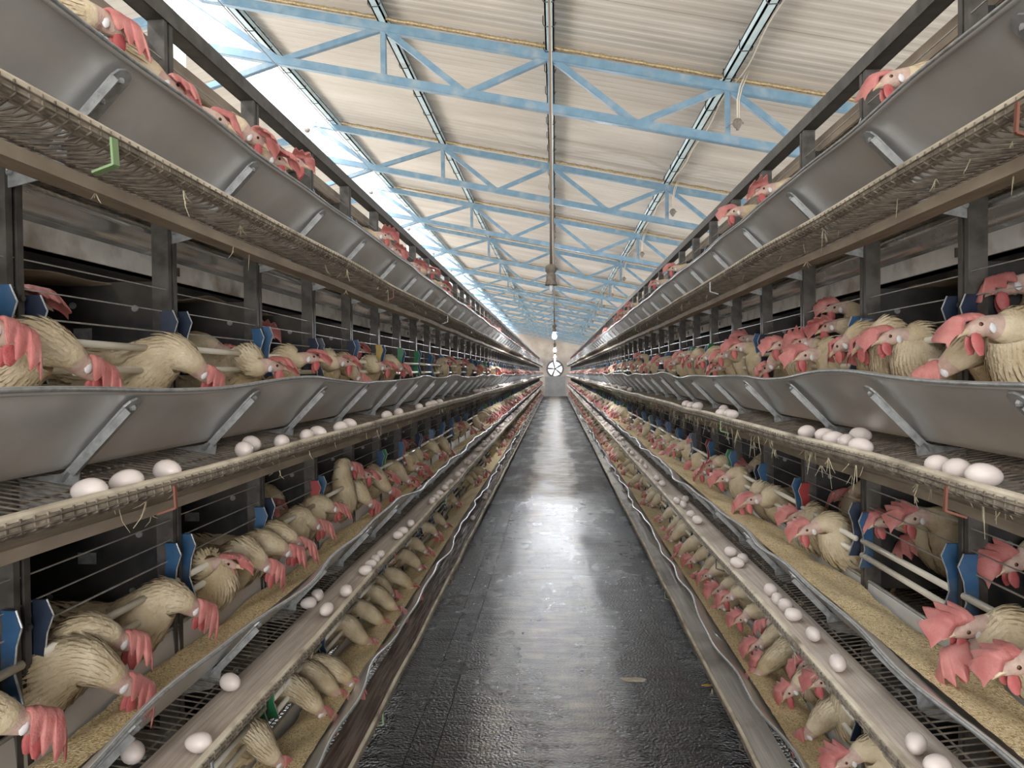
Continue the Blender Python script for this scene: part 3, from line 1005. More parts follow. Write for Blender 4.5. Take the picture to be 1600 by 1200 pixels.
def row_of_cages(s, ti):
    z0 = RIMZ[ti]
    t = thing('cage_row', '%s row of wire hen cages on the %s, dark inside, with white front tubes' % (TIER[ti], SIDE[s]), 'cage row',
              (0, 0, z0), 'rows of cages')
    for k in range(K0, K1):
        link('partition', PART[s], t, (0, post_y(s, k), 0))
    mb_ = MB()
    mb_.box((min(s * 1.535, s * 1.54), Y0 - 1.2, -0.20), (max(s * 1.535, s * 1.54), Y1, 0.26 if ti == 0 else 0.41))
    mb_.obj('back_light_block', M['partition'], t)  # sheet added behind the cages to block side light and keep them dark
    # sloping wire floor
    mb_ = MB()
    y_ = Y0 - 0.6
    rr = random.Random(ti)
    while y_ < Y1:
        w = 0.0028 if y_ < 6 else (0.0035 if y_ < 14 else 0.006)
        mb_.beam((s * 1.53, y_, -0.090), (s * 1.0, y_, -0.163), w, w)
        if ti < 2:
            mb_.beam((s * 0.83, y_, -0.188), (s * 0.76, y_, -0.194), w, w)
            mb_.beam((s * 0.76, y_, -0.194), (s * 0.712, y_, -0.186), w, w)
        mb_.beam((s * 1.0, y_, -0.163), (s * 0.83, y_ + rr.uniform(-0.002, 0.002), -0.188), w, w)
        y_ += 0.026 if y_ < 9 else (0.052 if y_ < 16 else 0.2)
    for x in (0.86, 0.93, 1.0, 1.1, 1.2, 1.3, 1.4, 1.5):
        z = -0.163 + (x - 1.0) * (0.138 if x > 1 else 0.147) - 0.003
        mb_.beam((s * x, Y0 - 0.6, z), (s * x, Y1, z), 0.0035, 0.0035)
    mb_.obj('floor_mesh', M['mesh_wire'], t)
    # front wires
    mb_ = MB()
    for dz, r_ in ((0.243, 0.0026), (0.188, 0.0026), (0.137, 0.0034)):
        for k in range(K0, K1 - 1):
            a, b = post_y(s, k), post_y(s, k + 1)
            j0, j1 = rr.uniform(-0.003, 0.003), rr.uniform(-0.003, 0.003)
            mb_.beam((s * 0.985, a, dz + j0), (s * 0.985, b, dz + j1), r_, r_)
    mb_.obj('front_wires', M['wire'], t)
    # white front tubes: two per cage
    n_ind = 0
    rest = MB()
    for k in range(K0, K1 - 1):
        a, b = post_y(s, k), post_y(s, k + 1)
        for dz in (0.088, 0.034):
            j = rr.uniform(-0.006, 0.006)
            sh = rr.uniform(-0.012, 0.012)
            if n_ind < 100:
                link('front_tube', TUBE, t, (s * 0.966, (a + b) / 2 + sh, dz + j), (rr.uniform(-0.012, 0.012), 0, 0))
                n_ind += 1
            else:
                rest.beam((s * 0.966, a + 0.03, dz), (s * 0.966, b - 0.03, dz), 0.016, 0.016)
    tag(rest.obj('front_tube', M['tube'], t), kind='stuff')
    n_ind = 0
    rests = {}
    for k in range(K0, K1):
        a = post_y(s, k)
        for e in (-1, 1):
            cm = rr.choice(CLIPCOL)
            if (s, ti) == (1, 0) and k == 0 and e == -1:
                cm = 'clip_yellow'
            if (s, ti) == (-1, 3) and k == 1:
                cm = 'clip_green'
            z = 0.098 + rr.uniform(-0.012, 0.012)
            if n_ind < 100:
                o = link('hinge_plate', CLIP[(s, cm)], t, (s * 0.978, a + e * 0.036, z), (rr.uniform(-0.05, 0.05), 0, rr.uniform(-0.15, 0.15)))
                tag(o, cm.replace('clip_', '') + ' plastic hinge plate')
                n_ind += 1
            else:
                q = rests.setdefault('x', MB())
                q.box((min(s * 0.965, s * 0.99), a + e * 0.036 - 0.004, z - 0.085), (max(s * 0.965, s * 0.99), a + e * 0.036 + 0.004, z + 0.085))
    for q in rests.values():
        tag(q.obj('hinge_plate', M['clip_blue'], t), kind='stuff')
    # galvanised gutter above the cage opening (not on the open top tier)
    if ti > 0:
        mb_ = MB()
        sec = [(1.032, 0.392), (1.034, 0.404), (1.042, 0.414), (1.054, 0.417), (1.066, 0.413), (1.074, 0.402), (1.080, 0.385), (1.085, 0.368), (1.12, 0.360), (1.122, 0.354), (1.09, 0.352)]
        mb_.strip([[(s * x, y_, z) for x, z in sec] for y_ in ys_list(9, 0.3, 0.6, 2)])
        o = mb_.obj('manure_gutter', M['gutter'], t, True)
        solid(o, 0.002)
        mb_ = MB()
        mb_.box((min(s * 1.088, s * 1.095), Y0 - 1.2, 0.298), (max(s * 1.088, s * 1.095), Y1, 0.352))
        y_ = PH[s] + 0.22
        while y_ < 12:
            mb_.box((min(s * 1.083, s * 1.089), y_, 0.315), (max(s * 1.083, s * 1.089), y_ + 0.008, 0.340), mi=1)
            y_ += BAY
        mb_.obj('gutter_strip', [M['white_strip'], M['post']], t)
        mb_ = MB()
        f1, f2 = fn_wave(ti * 3 + s), fn_wave(ti * 3 + s + 7)
        rows = []
        for y_ in ys_list(9, 0.05, 0.1, 0.4):
            rows.append([(s * (1.15 + f2(y_) * 0.6), y_, 0.268 + f1(y_ * 1.8) * 1.0 + f2(y_ * 4) * 0.4), (s * 1.22, y_, 0.262 + f1(y_ * 1.8) * 0.8),
                         (s * 1.35, y_, 0.272 + f2(y_) * 0.5), (s * 1.53, y_, 0.285)])
        mb_.strip(rows)
        o = mb_.obj('dropping_sheet', M['tarp'], t, True)
        solid(o, 0.003)


def egg_tray(s, ti):
    z0 = RIMZ[ti]
    t = thing('egg_tray', 'cream-lipped egg collecting belt along the %s tier of the %s cages' % (TIER[ti], SIDE[s]), 'egg belt', (0, 0, z0), 'egg collecting belts')
    f1, f2 = fn_wave(ti * 13 + s + 200), fn_wave(ti * 17 + s + 300)
    ys = ys_list(9, 0.12, 0.25, 1)

    def wob(y_):
        return f1(y_) * 0.22, f2(y_) * 0.22
    mb_ = MB()
    rows = []
    for y_ in ys:
        dx, dz = wob(y_)
        if ti < 2:
            rows.append([(s * (0.735 + dx), y_, -0.192 + dz), (s * (0.718 + dx), y_, -0.188 + dz)])
        else:
            rows.append([(s * (0.827 + dx), y_, -0.176 + dz), (s * (0.80 + dx), y_, -0.183 + dz), (s * (0.76 + dx), y_, -0.189 + dz), (s * (0.718 + dx), y_, -0.192 + dz)])
    mb_.strip(rows)
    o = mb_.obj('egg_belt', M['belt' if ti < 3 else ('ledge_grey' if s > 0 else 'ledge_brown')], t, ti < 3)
    solid(o, 0.003)
    mb_ = MB()
    rows = []
    for y_ in ys:
        dx, dz = wob(y_)
        x, z = 0.711 + dx, -0.168 + dz
        pts = [(x + 0.007, z - 0.022), (x + 0.009, z - 0.003), (x + 0.005, z + 0.002), (x - 0.003, z + 0.001), (x - 0.006, z - 0.003), (x - 0.006, z - 0.009), (x - 0.003, z - 0.010), (x + 0.007, z - 0.022)]
        rows.append([(s * a, y_, b) for a, b in pts])
    mb_.strip(rows)
    mb_.obj('tray_lip', M['lip'], t)
    mb_ = MB()
    mb_.strip([[(s * (0.708 + wob(y_)[0]), y_, -0.178 + wob(y_)[1]), (s * (0.708 + wob(y_)[0]), y_, -0.194 + wob(y_)[1])] for y_ in ys])
    o = mb_.obj('belt_edge', M['dust'], t)
    solid(o, 0.003)
    # wire mesh that curls up outside the belt
    mb_ = MB()
    for (x, z) in ((0.702, -0.181), (0.703, -0.191), (0.710, -0.200)):
        mb_.tube([(s * (x + wob(y_)[0]), y_, z + wob(y_)[1]) for y_ in ys], 0.002, 4)
    y_ = Y0
    while y_ < (16 if ti < 3 else 0):
        dx, dz = wob(y_)
        w = 0.0028 if y_ < 8 else 0.004
        mb_.beam((s * (0.704 + dx), y_, -0.174 + dz), (s * (0.703 + dx), y_, -0.194 + dz), w, w, (0, 1, 0))
        mb_.beam((s * (0.703 + dx), y_, -0.194 + dz), (s * (0.732 + dx), y_ + 0.006, -0.206 + dz), w, w)
        mb_.beam((s * (0.732 + dx), y_ + 0.006, -0.206 + dz), (s * (0.83 + dx), y_ + 0.02, -0.200 + dz), w, w)
        y_ += 0.026
    mb_.obj('edge_mesh', M['mesh_wire'], t)
    # board under the mesh
    mb_ = MB()
    rows = []
    z1 = -0.240 if ti < 3 else -0.240
    for y_ in ys:
        dx, dz = wob(y_)
        pts = [(0.772 + dx, z1 + 0.008 + dz), (0.835 + dx, z1 + 0.004 + dz), (0.835 + dx, z1 - 0.008 + dz), (0.775 + dx, z1 - 0.013 + dz), (0.772 + dx, z1 + 0.008 + dz)]
        rows.append([(s * a, y_, b) for a, b in pts])
    mb_.strip(rows)
    mb_.obj('under_board', M['board'], t)
    # ties that hang the board from the mesh
    rr = random.Random(ti * 10 + s)
    yt = [y_ for y_ in (rr.uniform(1.0, 1.6) + 1.62 * k for k in range(14))]
    if (s, ti) == (-1, 0):
        yt[0] = hit_x(168, 283, -0.71).y
    for k, y_ in enumerate(yt):
        dx, dz = wob(y_)
        mt = 'tie_green' if (s, ti, k) == (-1, 0, 0) else rr.choice(['tie_red', 'post', 'strap', 'tie_red', 'tie_green'])
        w = 0.017 if mt == 'tie_green' and k == 0 else 0.007
        mb_ = MB()
        mb_.beam((s * (0.699 + dx), y_, -0.185 + dz), (s * (0.699 + dx), y_ + 0.004, -0.228 + dz), w, 0.004, (1, 0, 0))
        mb_.beam((s * (0.699 + dx), y_ + 0.004, -0.228 + dz), (s * (0.735 + dx), y_ + 0.004, -0.240 + dz), w, 0.004)
        mb_.obj('tie', M[mt], t)
    # droppings and straw caught under the edge
    mb_ = MB()
    den = 3 if (s, ti) in ((1, 1),) else 0.6
    y_ = 1.2
    while y_ < 9:
        dx, dz = wob(y_)
        xb = 0.70 + rr.random() * 0.09
        zt = -0.205 + dz if xb < 0.77 else z1 - 0.012 + dz
        for q in range(rr.randint(1, 3)):
            L_ = rr.uniform(0.008, 0.03) * (1 if rr.random() < 0.85 else 2.2) * (1.3 if den > 2 else 1)
            a1, a2 = rr.uniform(-0.012, 0.012), rr.uniform(-0.015, 0.015)
            mb_.tube([(s * (xb + dx), y_ + a1 * 0.3, zt), (s * (xb + dx) + a2 * 0.4, y_ + a1, zt - L_ * 0.6), (s * (xb + dx) + a2, y_ + a1 * 1.6 + a2 * 0.5, zt - L_)],
                     [0.0011, 0.0009, 0.0004], 3)
        y_ += rr.expovariate(1) * 0.10 / den
    tag(mb_.obj('straw', M['straw'], t), kind='stuff')


BR = {s: bracket_mesh(s) for s in (-1, 1)}
PART = {s: partition_mesh(s) for s in (-1, 1)}
CLIP = {(s, c): clip_mesh(s, c) for s in (-1, 1) for c in set(CLIPCOL)}
mb = MB()
mb.tube([(0, -BAY / 2 + 0.03, 0), (0, 0, 0), (0, BAY / 2 - 0.03, 0)], 0.0088, 10)
TUBE = mb.mesh('front_tube', M['tube'], True)
for s in (-1, 1):
    frame(s)
    for ti in range(4):
        trough(s, ti)
        row_of_cages(s, ti)
        egg_tray(s, ti)

# ------------------------------------------------------------------ hens


def catmull(P, sub):
    out = []
    n_ = len(P)
    for i in range(n_ - 1):
        p0, p1, p2, p3 = P[max(i - 1, 0)], P[i], P[i + 1], P[min(i + 2, n_ - 1)]
        for k in range(sub):
            t = k / sub
            out.append(0.5 * ((2 * p1) + (-p0 + p2) * t + (2 * p0 - 5 * p1 + 4 * p2 - p3) * t * t + (-p0 + 3 * p1 - 3 * p2 + p3) * t ** 3))
    out.append(P[-1])
    return out


def comb_shape(nu, nt, droop, seed, size):
    """floppy single comb: grid in (forward, side, up) head coordinates, two skins"""
    rr = random.Random(seed)
    L_ = 0.080 * size
    spikes = [(0.04, 0.8), (0.28, 1.05), (0.54, 1.1), (0.80, 0.85)]
    spikes = [(a + rr.uniform(-0.02, 0.02), b * rr.uniform(0.88, 1.12)) for a, b in spikes]

    def height(u):
        base = 0.042 + 0.010 * math.sin(math.pi * min(1, max(0, u)))
        pk = max(b * max(0.0, 1 - (abs(u - a) / 0.135) ** 1.1) for a, b in spikes)
        if u < 0.0:
            base *= 0.4
        return (base * 0.88 + 0.026 * pk) * size * max(0.12, min(1.0, (u + 0.10) / 0.12)) * max(0.1, min(1.0, (1.04 - u) / 0.16))
    top, bot = [], []
    for i in range(nu + 1):
        u = -0.06 + 1.08 * i / nu
        H = height(u)
        x = 0.034 * size - u * L_ * 0.66
        zb = 0.017 - 0.016 * max(0.0, (0.18 - u) / 0.18) ** 1.5 - 0.006 * max(0.0, (u - 0.7) / 0.3)
        pa, sx, sz = 0.0, 0.0, zb
        row_t, row_b = [], []
        for j in range(nt + 1):
            v = j / nt
            ang = abs(droop) * min(1.0, v * H / (0.030 * size)) ** 0.9
            if j:
                st = H / nt
                sx += math.sin(ang) * st
                sz += math.cos(ang) * st
            wav = 0.0025 * math.sin(u * 7 + v * 2 + seed) * v
            th = (0.0060 * (1 - v) ** 0.7 + 0.0012) * (0.7 if u < 0 else 1)
            sgn = 1 if droop >= 0 else -1
            nx = math.cos(ang) * th
            nz = -math.sin(ang) * th
            fx = x + (0.018 + 0.034 * (0.45 - u)) * v * size
            dz_ = -0.026 * v * v * size * max(0.0, 1.0 - u)  # spikes fan forward and back
            row_t.append((fx, sgn * (sx + wav + nx), sz + nz + dz_))
            row_b.append((fx, sgn * (sx + wav - nx), sz - nz + dz_))
        top.append(row_t)
        bot.append(row_b)
    return top, bot


def build_hen(H, f, seed, droop, detail=2, bodyyaw=0.0, wing=True, crouch=0.0, scale=1.0):
    """mesh dict of one hen. Local frame: feet under origin, +x = the way it faces. H = head centre, f = head direction."""
    rr = random.Random(seed)
    H = Vector(H)
    f = Vector(f).normalized()
    zb = 0.165 - crouch
    cy, sy = math.cos(bodyyaw), math.sin(bodyyaw)

    def rot(p):
        return Vector((p[0] * cy - p[1] * sy, p[0] * sy + p[1] * cy, p[2]))
    up = Vector((0, 0, 1))
    u0 = up - f * f.dot(up)
    u0 = u0.normalized() if u0.length > 0.05 else Vector((1, 0, 0))
    u0 = (Matrix.Rotation(rr.uniform(-0.25, 0.25), 3, f) @ u0)
    sd = f.cross(u0).normalized() * -1  # left side
    sd = u0.cross(f).normalized()
    crs = 1.0
    B = [((-0.185, 0, zb + 0.062), 0.010, 0.010), ((-0.15, 0, zb + 0.045), 0.045, 0.038), ((-0.08, 0, zb + 0.015), 0.078, 0.074),
         ((0.0, 0, zb), 0.086, 0.088), ((0.07, 0, zb + 0.004), 0.080, 0.088), ((0.120, 0, zb + 0.022), 0.066, 0.074)]
    P = [(rot(p), w, h) for p, w, h in B]
    S = rot((0.150, 0, zb + 0.045))
    d = H - S
    back = H - f * 0.052 + Vector((0, 0, 0.006 if f.z < -0.3 else -0.010))
    d = back - S
    lift = max(0.0, 0.022 - d.z * 0.10)
    n1 = S + d * 0.33 + Vector((0, 0, lift * 0.8))
    n2 = S + d * 0.68 + Vector((0, 0, lift * 0.9)) - f * 0.008
    n3 = back
    kk = max(0.9, min(1.15, 1.2 - d.length * 1.2))
    P += [(S, 0.056 * kk, 0.064 * kk), (n1, 0.048 * kk, 0.053 * kk), (n2, 0.039 * kk, 0.043 * kk), (n3, 0.029, 0.032)]
    ib = len(P) - 1
    P += [(H - f * 0.022, 0.0205, 0.0225), (H + f * 0.002, 0.0178, 0.0200), (H + f * 0.019 - u0 * 0.003, 0.0128, 0.0145), (H + f * 0.030 - u0 * 0.004, 0.0070, 0.0085)]
    sub, ns = (4, 16) if detail == 2 else ((2, 10) if detail == 1 else (1, 7))
    if detail == 0:
        P = [P[i] for i in (0, 2, 3, 5, 7, 9, 11, 13)]
        ib = 5
    pos = catmull([p for p, _, _ in P], sub)
    rw = catmull([Vector((w, h, 0)) for _, w, h in P], sub)
    m_ = MB()
    vs = []
    side = rot((0, 1, 0))
    frames = []
    nr = len(pos)
    for i, p in enumerate(pos):
        t = (pos[min(i + 1, nr - 1)] - pos[max(i - 1, 0)])
        t = t.normalized() if t.length > 1e-6 else f
        side = (side - t * side.dot(t)).normalized()
        wgt = max(0.0, min(1.0, (i / sub - 5) / max(1, ib - 5)))
        s2 = side.lerp(sd if side.dot(sd) > -0.5 else -sd, wgt)
        s2 = s2 - t * s2.dot(t)
        s2 = s2.normalized() if s2.length > 1e-3 else side
        u_ = s2.cross(t).normalized()
        if u_.dot(Vector((0, 0, 1))) < -0.5 and i / sub < 5:
            u_ = -u_
        a0, b0 = max(0.004, rw[i].x), max(0.004, rw[i].y)
        frames.append((p, t, s2, u_, a0, b0))
        for k in range(ns):
            a = 2 * math.pi * k / ns
            j = 1 + 0.03 * math.sin(5 * a + i * 1.7 + seed) * (1 if i < (ib - 1) * sub else 0)
            vs.append(p + s2 * math.cos(a) * a0 * j + u_ * math.sin(a) * b0 * j)
    fs, mi = [], []
    face_i = ib * sub + (sub // 2 if sub > 1 else 0)
    for i in range(nr - 1):
        for k in range(ns):
            fs.append((i * ns + k, i * ns + (k + 1) % ns, (i + 1) * ns + (k + 1) % ns, (i + 1) * ns + k))
            mi.append(1 if i >= face_i else 0)
    fs.append(tuple(range(ns - 1, -1, -1))); mi.append(0)
    fs.append(tuple((nr - 1) * ns + k for k in range(ns))); mi.append(1)
    m_.v, m_.f, m_.m = [tuple(v) for v in vs], fs, mi
    # layered feathers, pointing back from head to tail
    if detail == 2:
        for i in range(2, face_i - 1):
            p, t, s2, u_, a0, b0 = frames[i]
            circ = math.pi * (a0 + b0)
            body_part = i < 6 * sub
            cnt = int(circ / (0.021 if body_part else 0.0085))
            L_ = 0.036 if body_part else 0.030
            W_ = 0.013 if body_part else 0.0065
            for q in range(cnt):
                a = 2 * math.pi * (q + 0.5 * (i % 2) + rr.uniform(-0.25, 0.25)) / max(1, cnt)
                n_ = (s2 * math.cos(a) / a0 + u_ * math.sin(a) / b0).normalized()
                c_ = p + s2 * math.cos(a) * a0 + u_ * math.sin(a) * b0 + n_ * 0.001
                bk = (-t + n_ * rr.uniform(0.08, 0.30)).normalized()
                ta = n_.cross(t).normalized()
                # pull the feather round with the narrowing tube
                e = c_ + bk * L_ * rr.uniform(0.8, 1.2)
                mdp = c_ + bk * L_ * 0.55 + n_ * 0.002
                m_.add([c_ - ta * W_ * 0.45, c_ + ta * W_ * 0.45, mdp + ta * W_ * 0.55, e, mdp - ta * W_ * 0.55], [(0, 1, 2, 3, 4)], 0)
    parts = {'body': m_}

    def W(p):
        return H + f * p[0] + sd * p[1] + u0 * p[2]
    nu, nt = {2: (34, 7), 1: (22, 5), 0: (10, 2)}[detail]
    top, bot = comb_shape(nu, nt, droop, seed, scale)
    cm = MB()
    cm.strip([[W(p) for p in (list(reversed(b)) + t_)] for t_, b in zip(top, bot)])
    c0 = [W(p) for p in (list(reversed(bot[0])) + top[0])]
    c1 = [W(p) for p in (list(reversed(bot[-1])) + top[-1])]
    tips = [[W(t_[-1]), W(b[-1])] for t_, b in zip(top, bot)]
    cm.strip(tips)
    parts['comb'] = cm
    rot3 = Matrix((f, sd, u0)).transposed()
    for e in (-1, 1):
        w_ = MB()
        L_ = rr.uniform(0.032, 0.046) * scale
        rows = []
        nn = 8 if detail == 2 else (6 if detail == 1 else 4)
        for i in range(5 if detail else 3):
            v = i / (4 if detail else 2)
            wd = 0.0115 * math.sin(math.pi * (0.18 + 0.74 * v)) + 0.002
            c_ = W((0.018 - 0.004 * v, e * (0.008 + 0.006 * v), -0.010)) + (Vector((0, 0, -1)) * 0.8 - u0 * 0.4).normalized() * L_ * v
            rows.append([c_ + f * wd * math.cos(2 * math.pi * k / nn) + sd * 0.003 * math.sin(2 * math.pi * k / nn) for k in range(nn + 1)])
        w_.strip(rows)
        w_.add(rows[-1][:-1], [tuple(range(nn))])
        parts.setdefault('wattle', []).append(w_)
        if detail:
            q = MB()
            q.ball(W((-0.014, e * 0.0175, -0.007)), 0.0085, 0.0035, 0.0115, 8, 5, rot3)
            parts.setdefault('earlobe', []).append(q)
            q = MB()
            q.ball(W((0.006, e * 0.0152, 0.004)), 0.0050, 0.0030, 0.0050, 8, 5, rot3, 0)
            q.ball(W((0.006, e * 0.0165, 0.004)), 0.0033, 0.0026, 0.0033, 8, 5, rot3, 1)
            parts.setdefault('eye', []).append(q)
    bk = MB()
    nb = 8 if detail == 2 else 5
    rows = []
    for (x, z, r_) in ((0.026, -0.003, 0.0082), (0.036, -0.004, 0.0066), (0.046, -0.008, 0.0042), (0.052, -0.0135, 0.0008)):
        rows.append([W((x, r_ * math.cos(2 * math.pi * k / nb), z + r_ * 1.05 * math.sin(2 * math.pi * k / nb))) for k in range(nb + 1)])
    bk.strip(rows)
    parts['beak'] = bk
    if detail == 2:
        tl = MB()
        for k in range(7):
            a = (k - 3) * 0.10
            base = rot((-0.145, (k - 3) * 0.006, zb + 0.05))
            d_ = rot((-math.cos(a) * 0.80, math.sin(a), 0.55)).normalized()
            sdv = rot((0.2 * math.sin(a), 1, 0)) if k != 3 else rot((0, 1, 0))
            L_ = 0.14 - abs(k - 3) * 0.008
            rows = []
            for v, w in ((0, 0.008), (0.3, 0.013), (0.75, 0.014), (0.95, 0.008), (1, 0.001)):
                c_ = base + d_ * L_ * v + Vector((0, 0, 0.004 * (k % 2)))
                rows.append([c_ - sdv * w, c_ + Vector((0, 0, 0.002)), c_ + sdv * w])
            tl.strip(rows)
        parts['tail'] = tl
        for e in (-1, 1):
            wg = MB()
            for lay in range(3):
                for k in range(7 - lay):
                    x0_, z0_ = 0.075 - lay * 0.035 - k * 0.012, zb + 0.035 - k * 0.013 - lay * 0.004
                    L_ = 0.075 + lay * 0.012
                    y0_ = e * (0.078 + 0.005 * (1 - lay * 0.5) - 0.002 * k)
                    p0 = (x0_, y0_, z0_)
                    p1 = (x0_ - L_ * 0.6, y0_ + e * 0.004, z0_ - 0.004 + 0.004 * k)
                    p2 = (x0_ - L_, y0_ - e * 0.014, z0_ + 0.004 * k)
                    hw = 0.012
                    rows = []
                    for p_, w in ((p0, hw * 0.8), (p1, hw), (p2, 0.002)):
                        rows.append([rot((p_[0], p_[1], p_[2] - w)), rot((p_[0], p_[1] + e * 0.003, p_[2])), rot((p_[0], p_[1], p_[2] + w))])
                    wg.strip(rows)
            parts.setdefault('wing', []).append(wg)
        for e in (-1, 1):
            lg = MB()
            hip = rot((0.0, e * 0.04, zb - 0.06))
            hock = rot((-0.025, e * 0.042, 0.060))
            foot = rot((0.005, e * 0.045, 0.006))
            lg.tube([hip, hock, foot], [0.020, 0.009, 0.006], 7)
            for a in (-0.5, 0, 0.5, math.pi):
                L_ = 0.045 if a < 3 else 0.02
                lg.tube([foot, foot + rot((math.cos(a) * L_ * 0.6, math.sin(a) * L_ * 0.6, 0.003)), foot + rot((math.cos(a) * L_, math.sin(a) * L_, -0.003))], [0.005, 0.004, 0.0015], 5)
            parts.setdefault('leg', []).append(lg)
    return parts


HMAT = {'body': ['feather', 'face'], 'comb': ['comb'], 'wattle': ['wattle'], 'earlobe': ['earlobe'], 'eye': ['iris', 'eye'], 'beak': ['beak'],
        'tail': ['feather'], 'wing': ['feather'], 'leg': ['shank']}


def hen_template(parts, merged):
    """list of (name, mesh)"""
    if not merged:
        out = []
        for nm, v in parts.items():
            for q in (v if isinstance(v, list) else [v]):
                out.append((nm, q.mesh(nm, [M[x] for x in HMAT[nm]], nm not in ('tail', 'wing'))))
        return out
    mats = ['feather', 'face', 'comb', 'wattle', 'earlobe', 'iris', 'eye', 'beak', 'shank']
    big = MB()
    for nm, v in parts.items():
        for q in (v if isinstance(v, list) else [v]):
            o_ = len(big.v)
            big.v.extend(q.v)
            big.f.extend([tuple(i + o_ for i in ff) for ff in q.f])
            big.m.extend([mats.index(HMAT[nm][k]) for k in q.m])
    return big, mats


HENS = []      # (y, side, tier) of the hens that are objects
HEAD_SPOTS = []
DWORD = {0: 'head out over the trough', 1: 'head down in the feed', 2: 'head raised', 3: 'standing inside the cage'}


def face_world(s, toward, along, down):
    """direction: toward the aisle, along +y, down"""
    return Vector((-s * toward, along, -down)).normalized()


def floor_at(s, ti, x):
    return RIMZ[ti] - 0.163 + (abs(x) - 1.0) * 0.138 + 0.004


n_detail = [0]


def put_hen(s, ti, head, fdir, droop, seed, bx=None, by=0.0, state=0, detail=2, scale=1.0, crouch=0.0):
    bx = bx if bx is not None else 1.19
    rr = random.Random(seed)
    base = Vector((s * bx, head.y + by, floor_at(s, ti, bx)))
    yaw = math.pi if s > 0 else 0.0
    byaw = rr.uniform(-0.2, 0.2)
    Rm = Matrix.Rotation(-yaw, 3, 'Z')
    H = Rm @ (head - base)
    fl = Rm @ fdir
    aim = math.atan2(H.y, H.x)
    byaw = max(-0.6, min(0.6, aim * 0.6)) + byaw * 0.4
    parts = build_hen(H, fl, seed, droop, detail, byaw, crouch=crouch, scale=scale)
    t = thing('hen', None, 'hen', base, 'white laying hens', (0, 0, yaw))
    body = None
    for nm, me in hen_template(parts, False):
        o_ = link(nm, me, body if nm in ('eye', 'beak', 'earlobe', 'wattle') else t)
        if nm == 'body':
            body = o_
    HENS.append(dict(o=t, s=s, ti=ti, y=head.y, x=abs(head.x), state=state, h=head.z - RIMZ[ti], droop=droop, along=fdir.y, seed=seed))
    HEAD_SPOTS.append((s, ti, head.y))
    return t


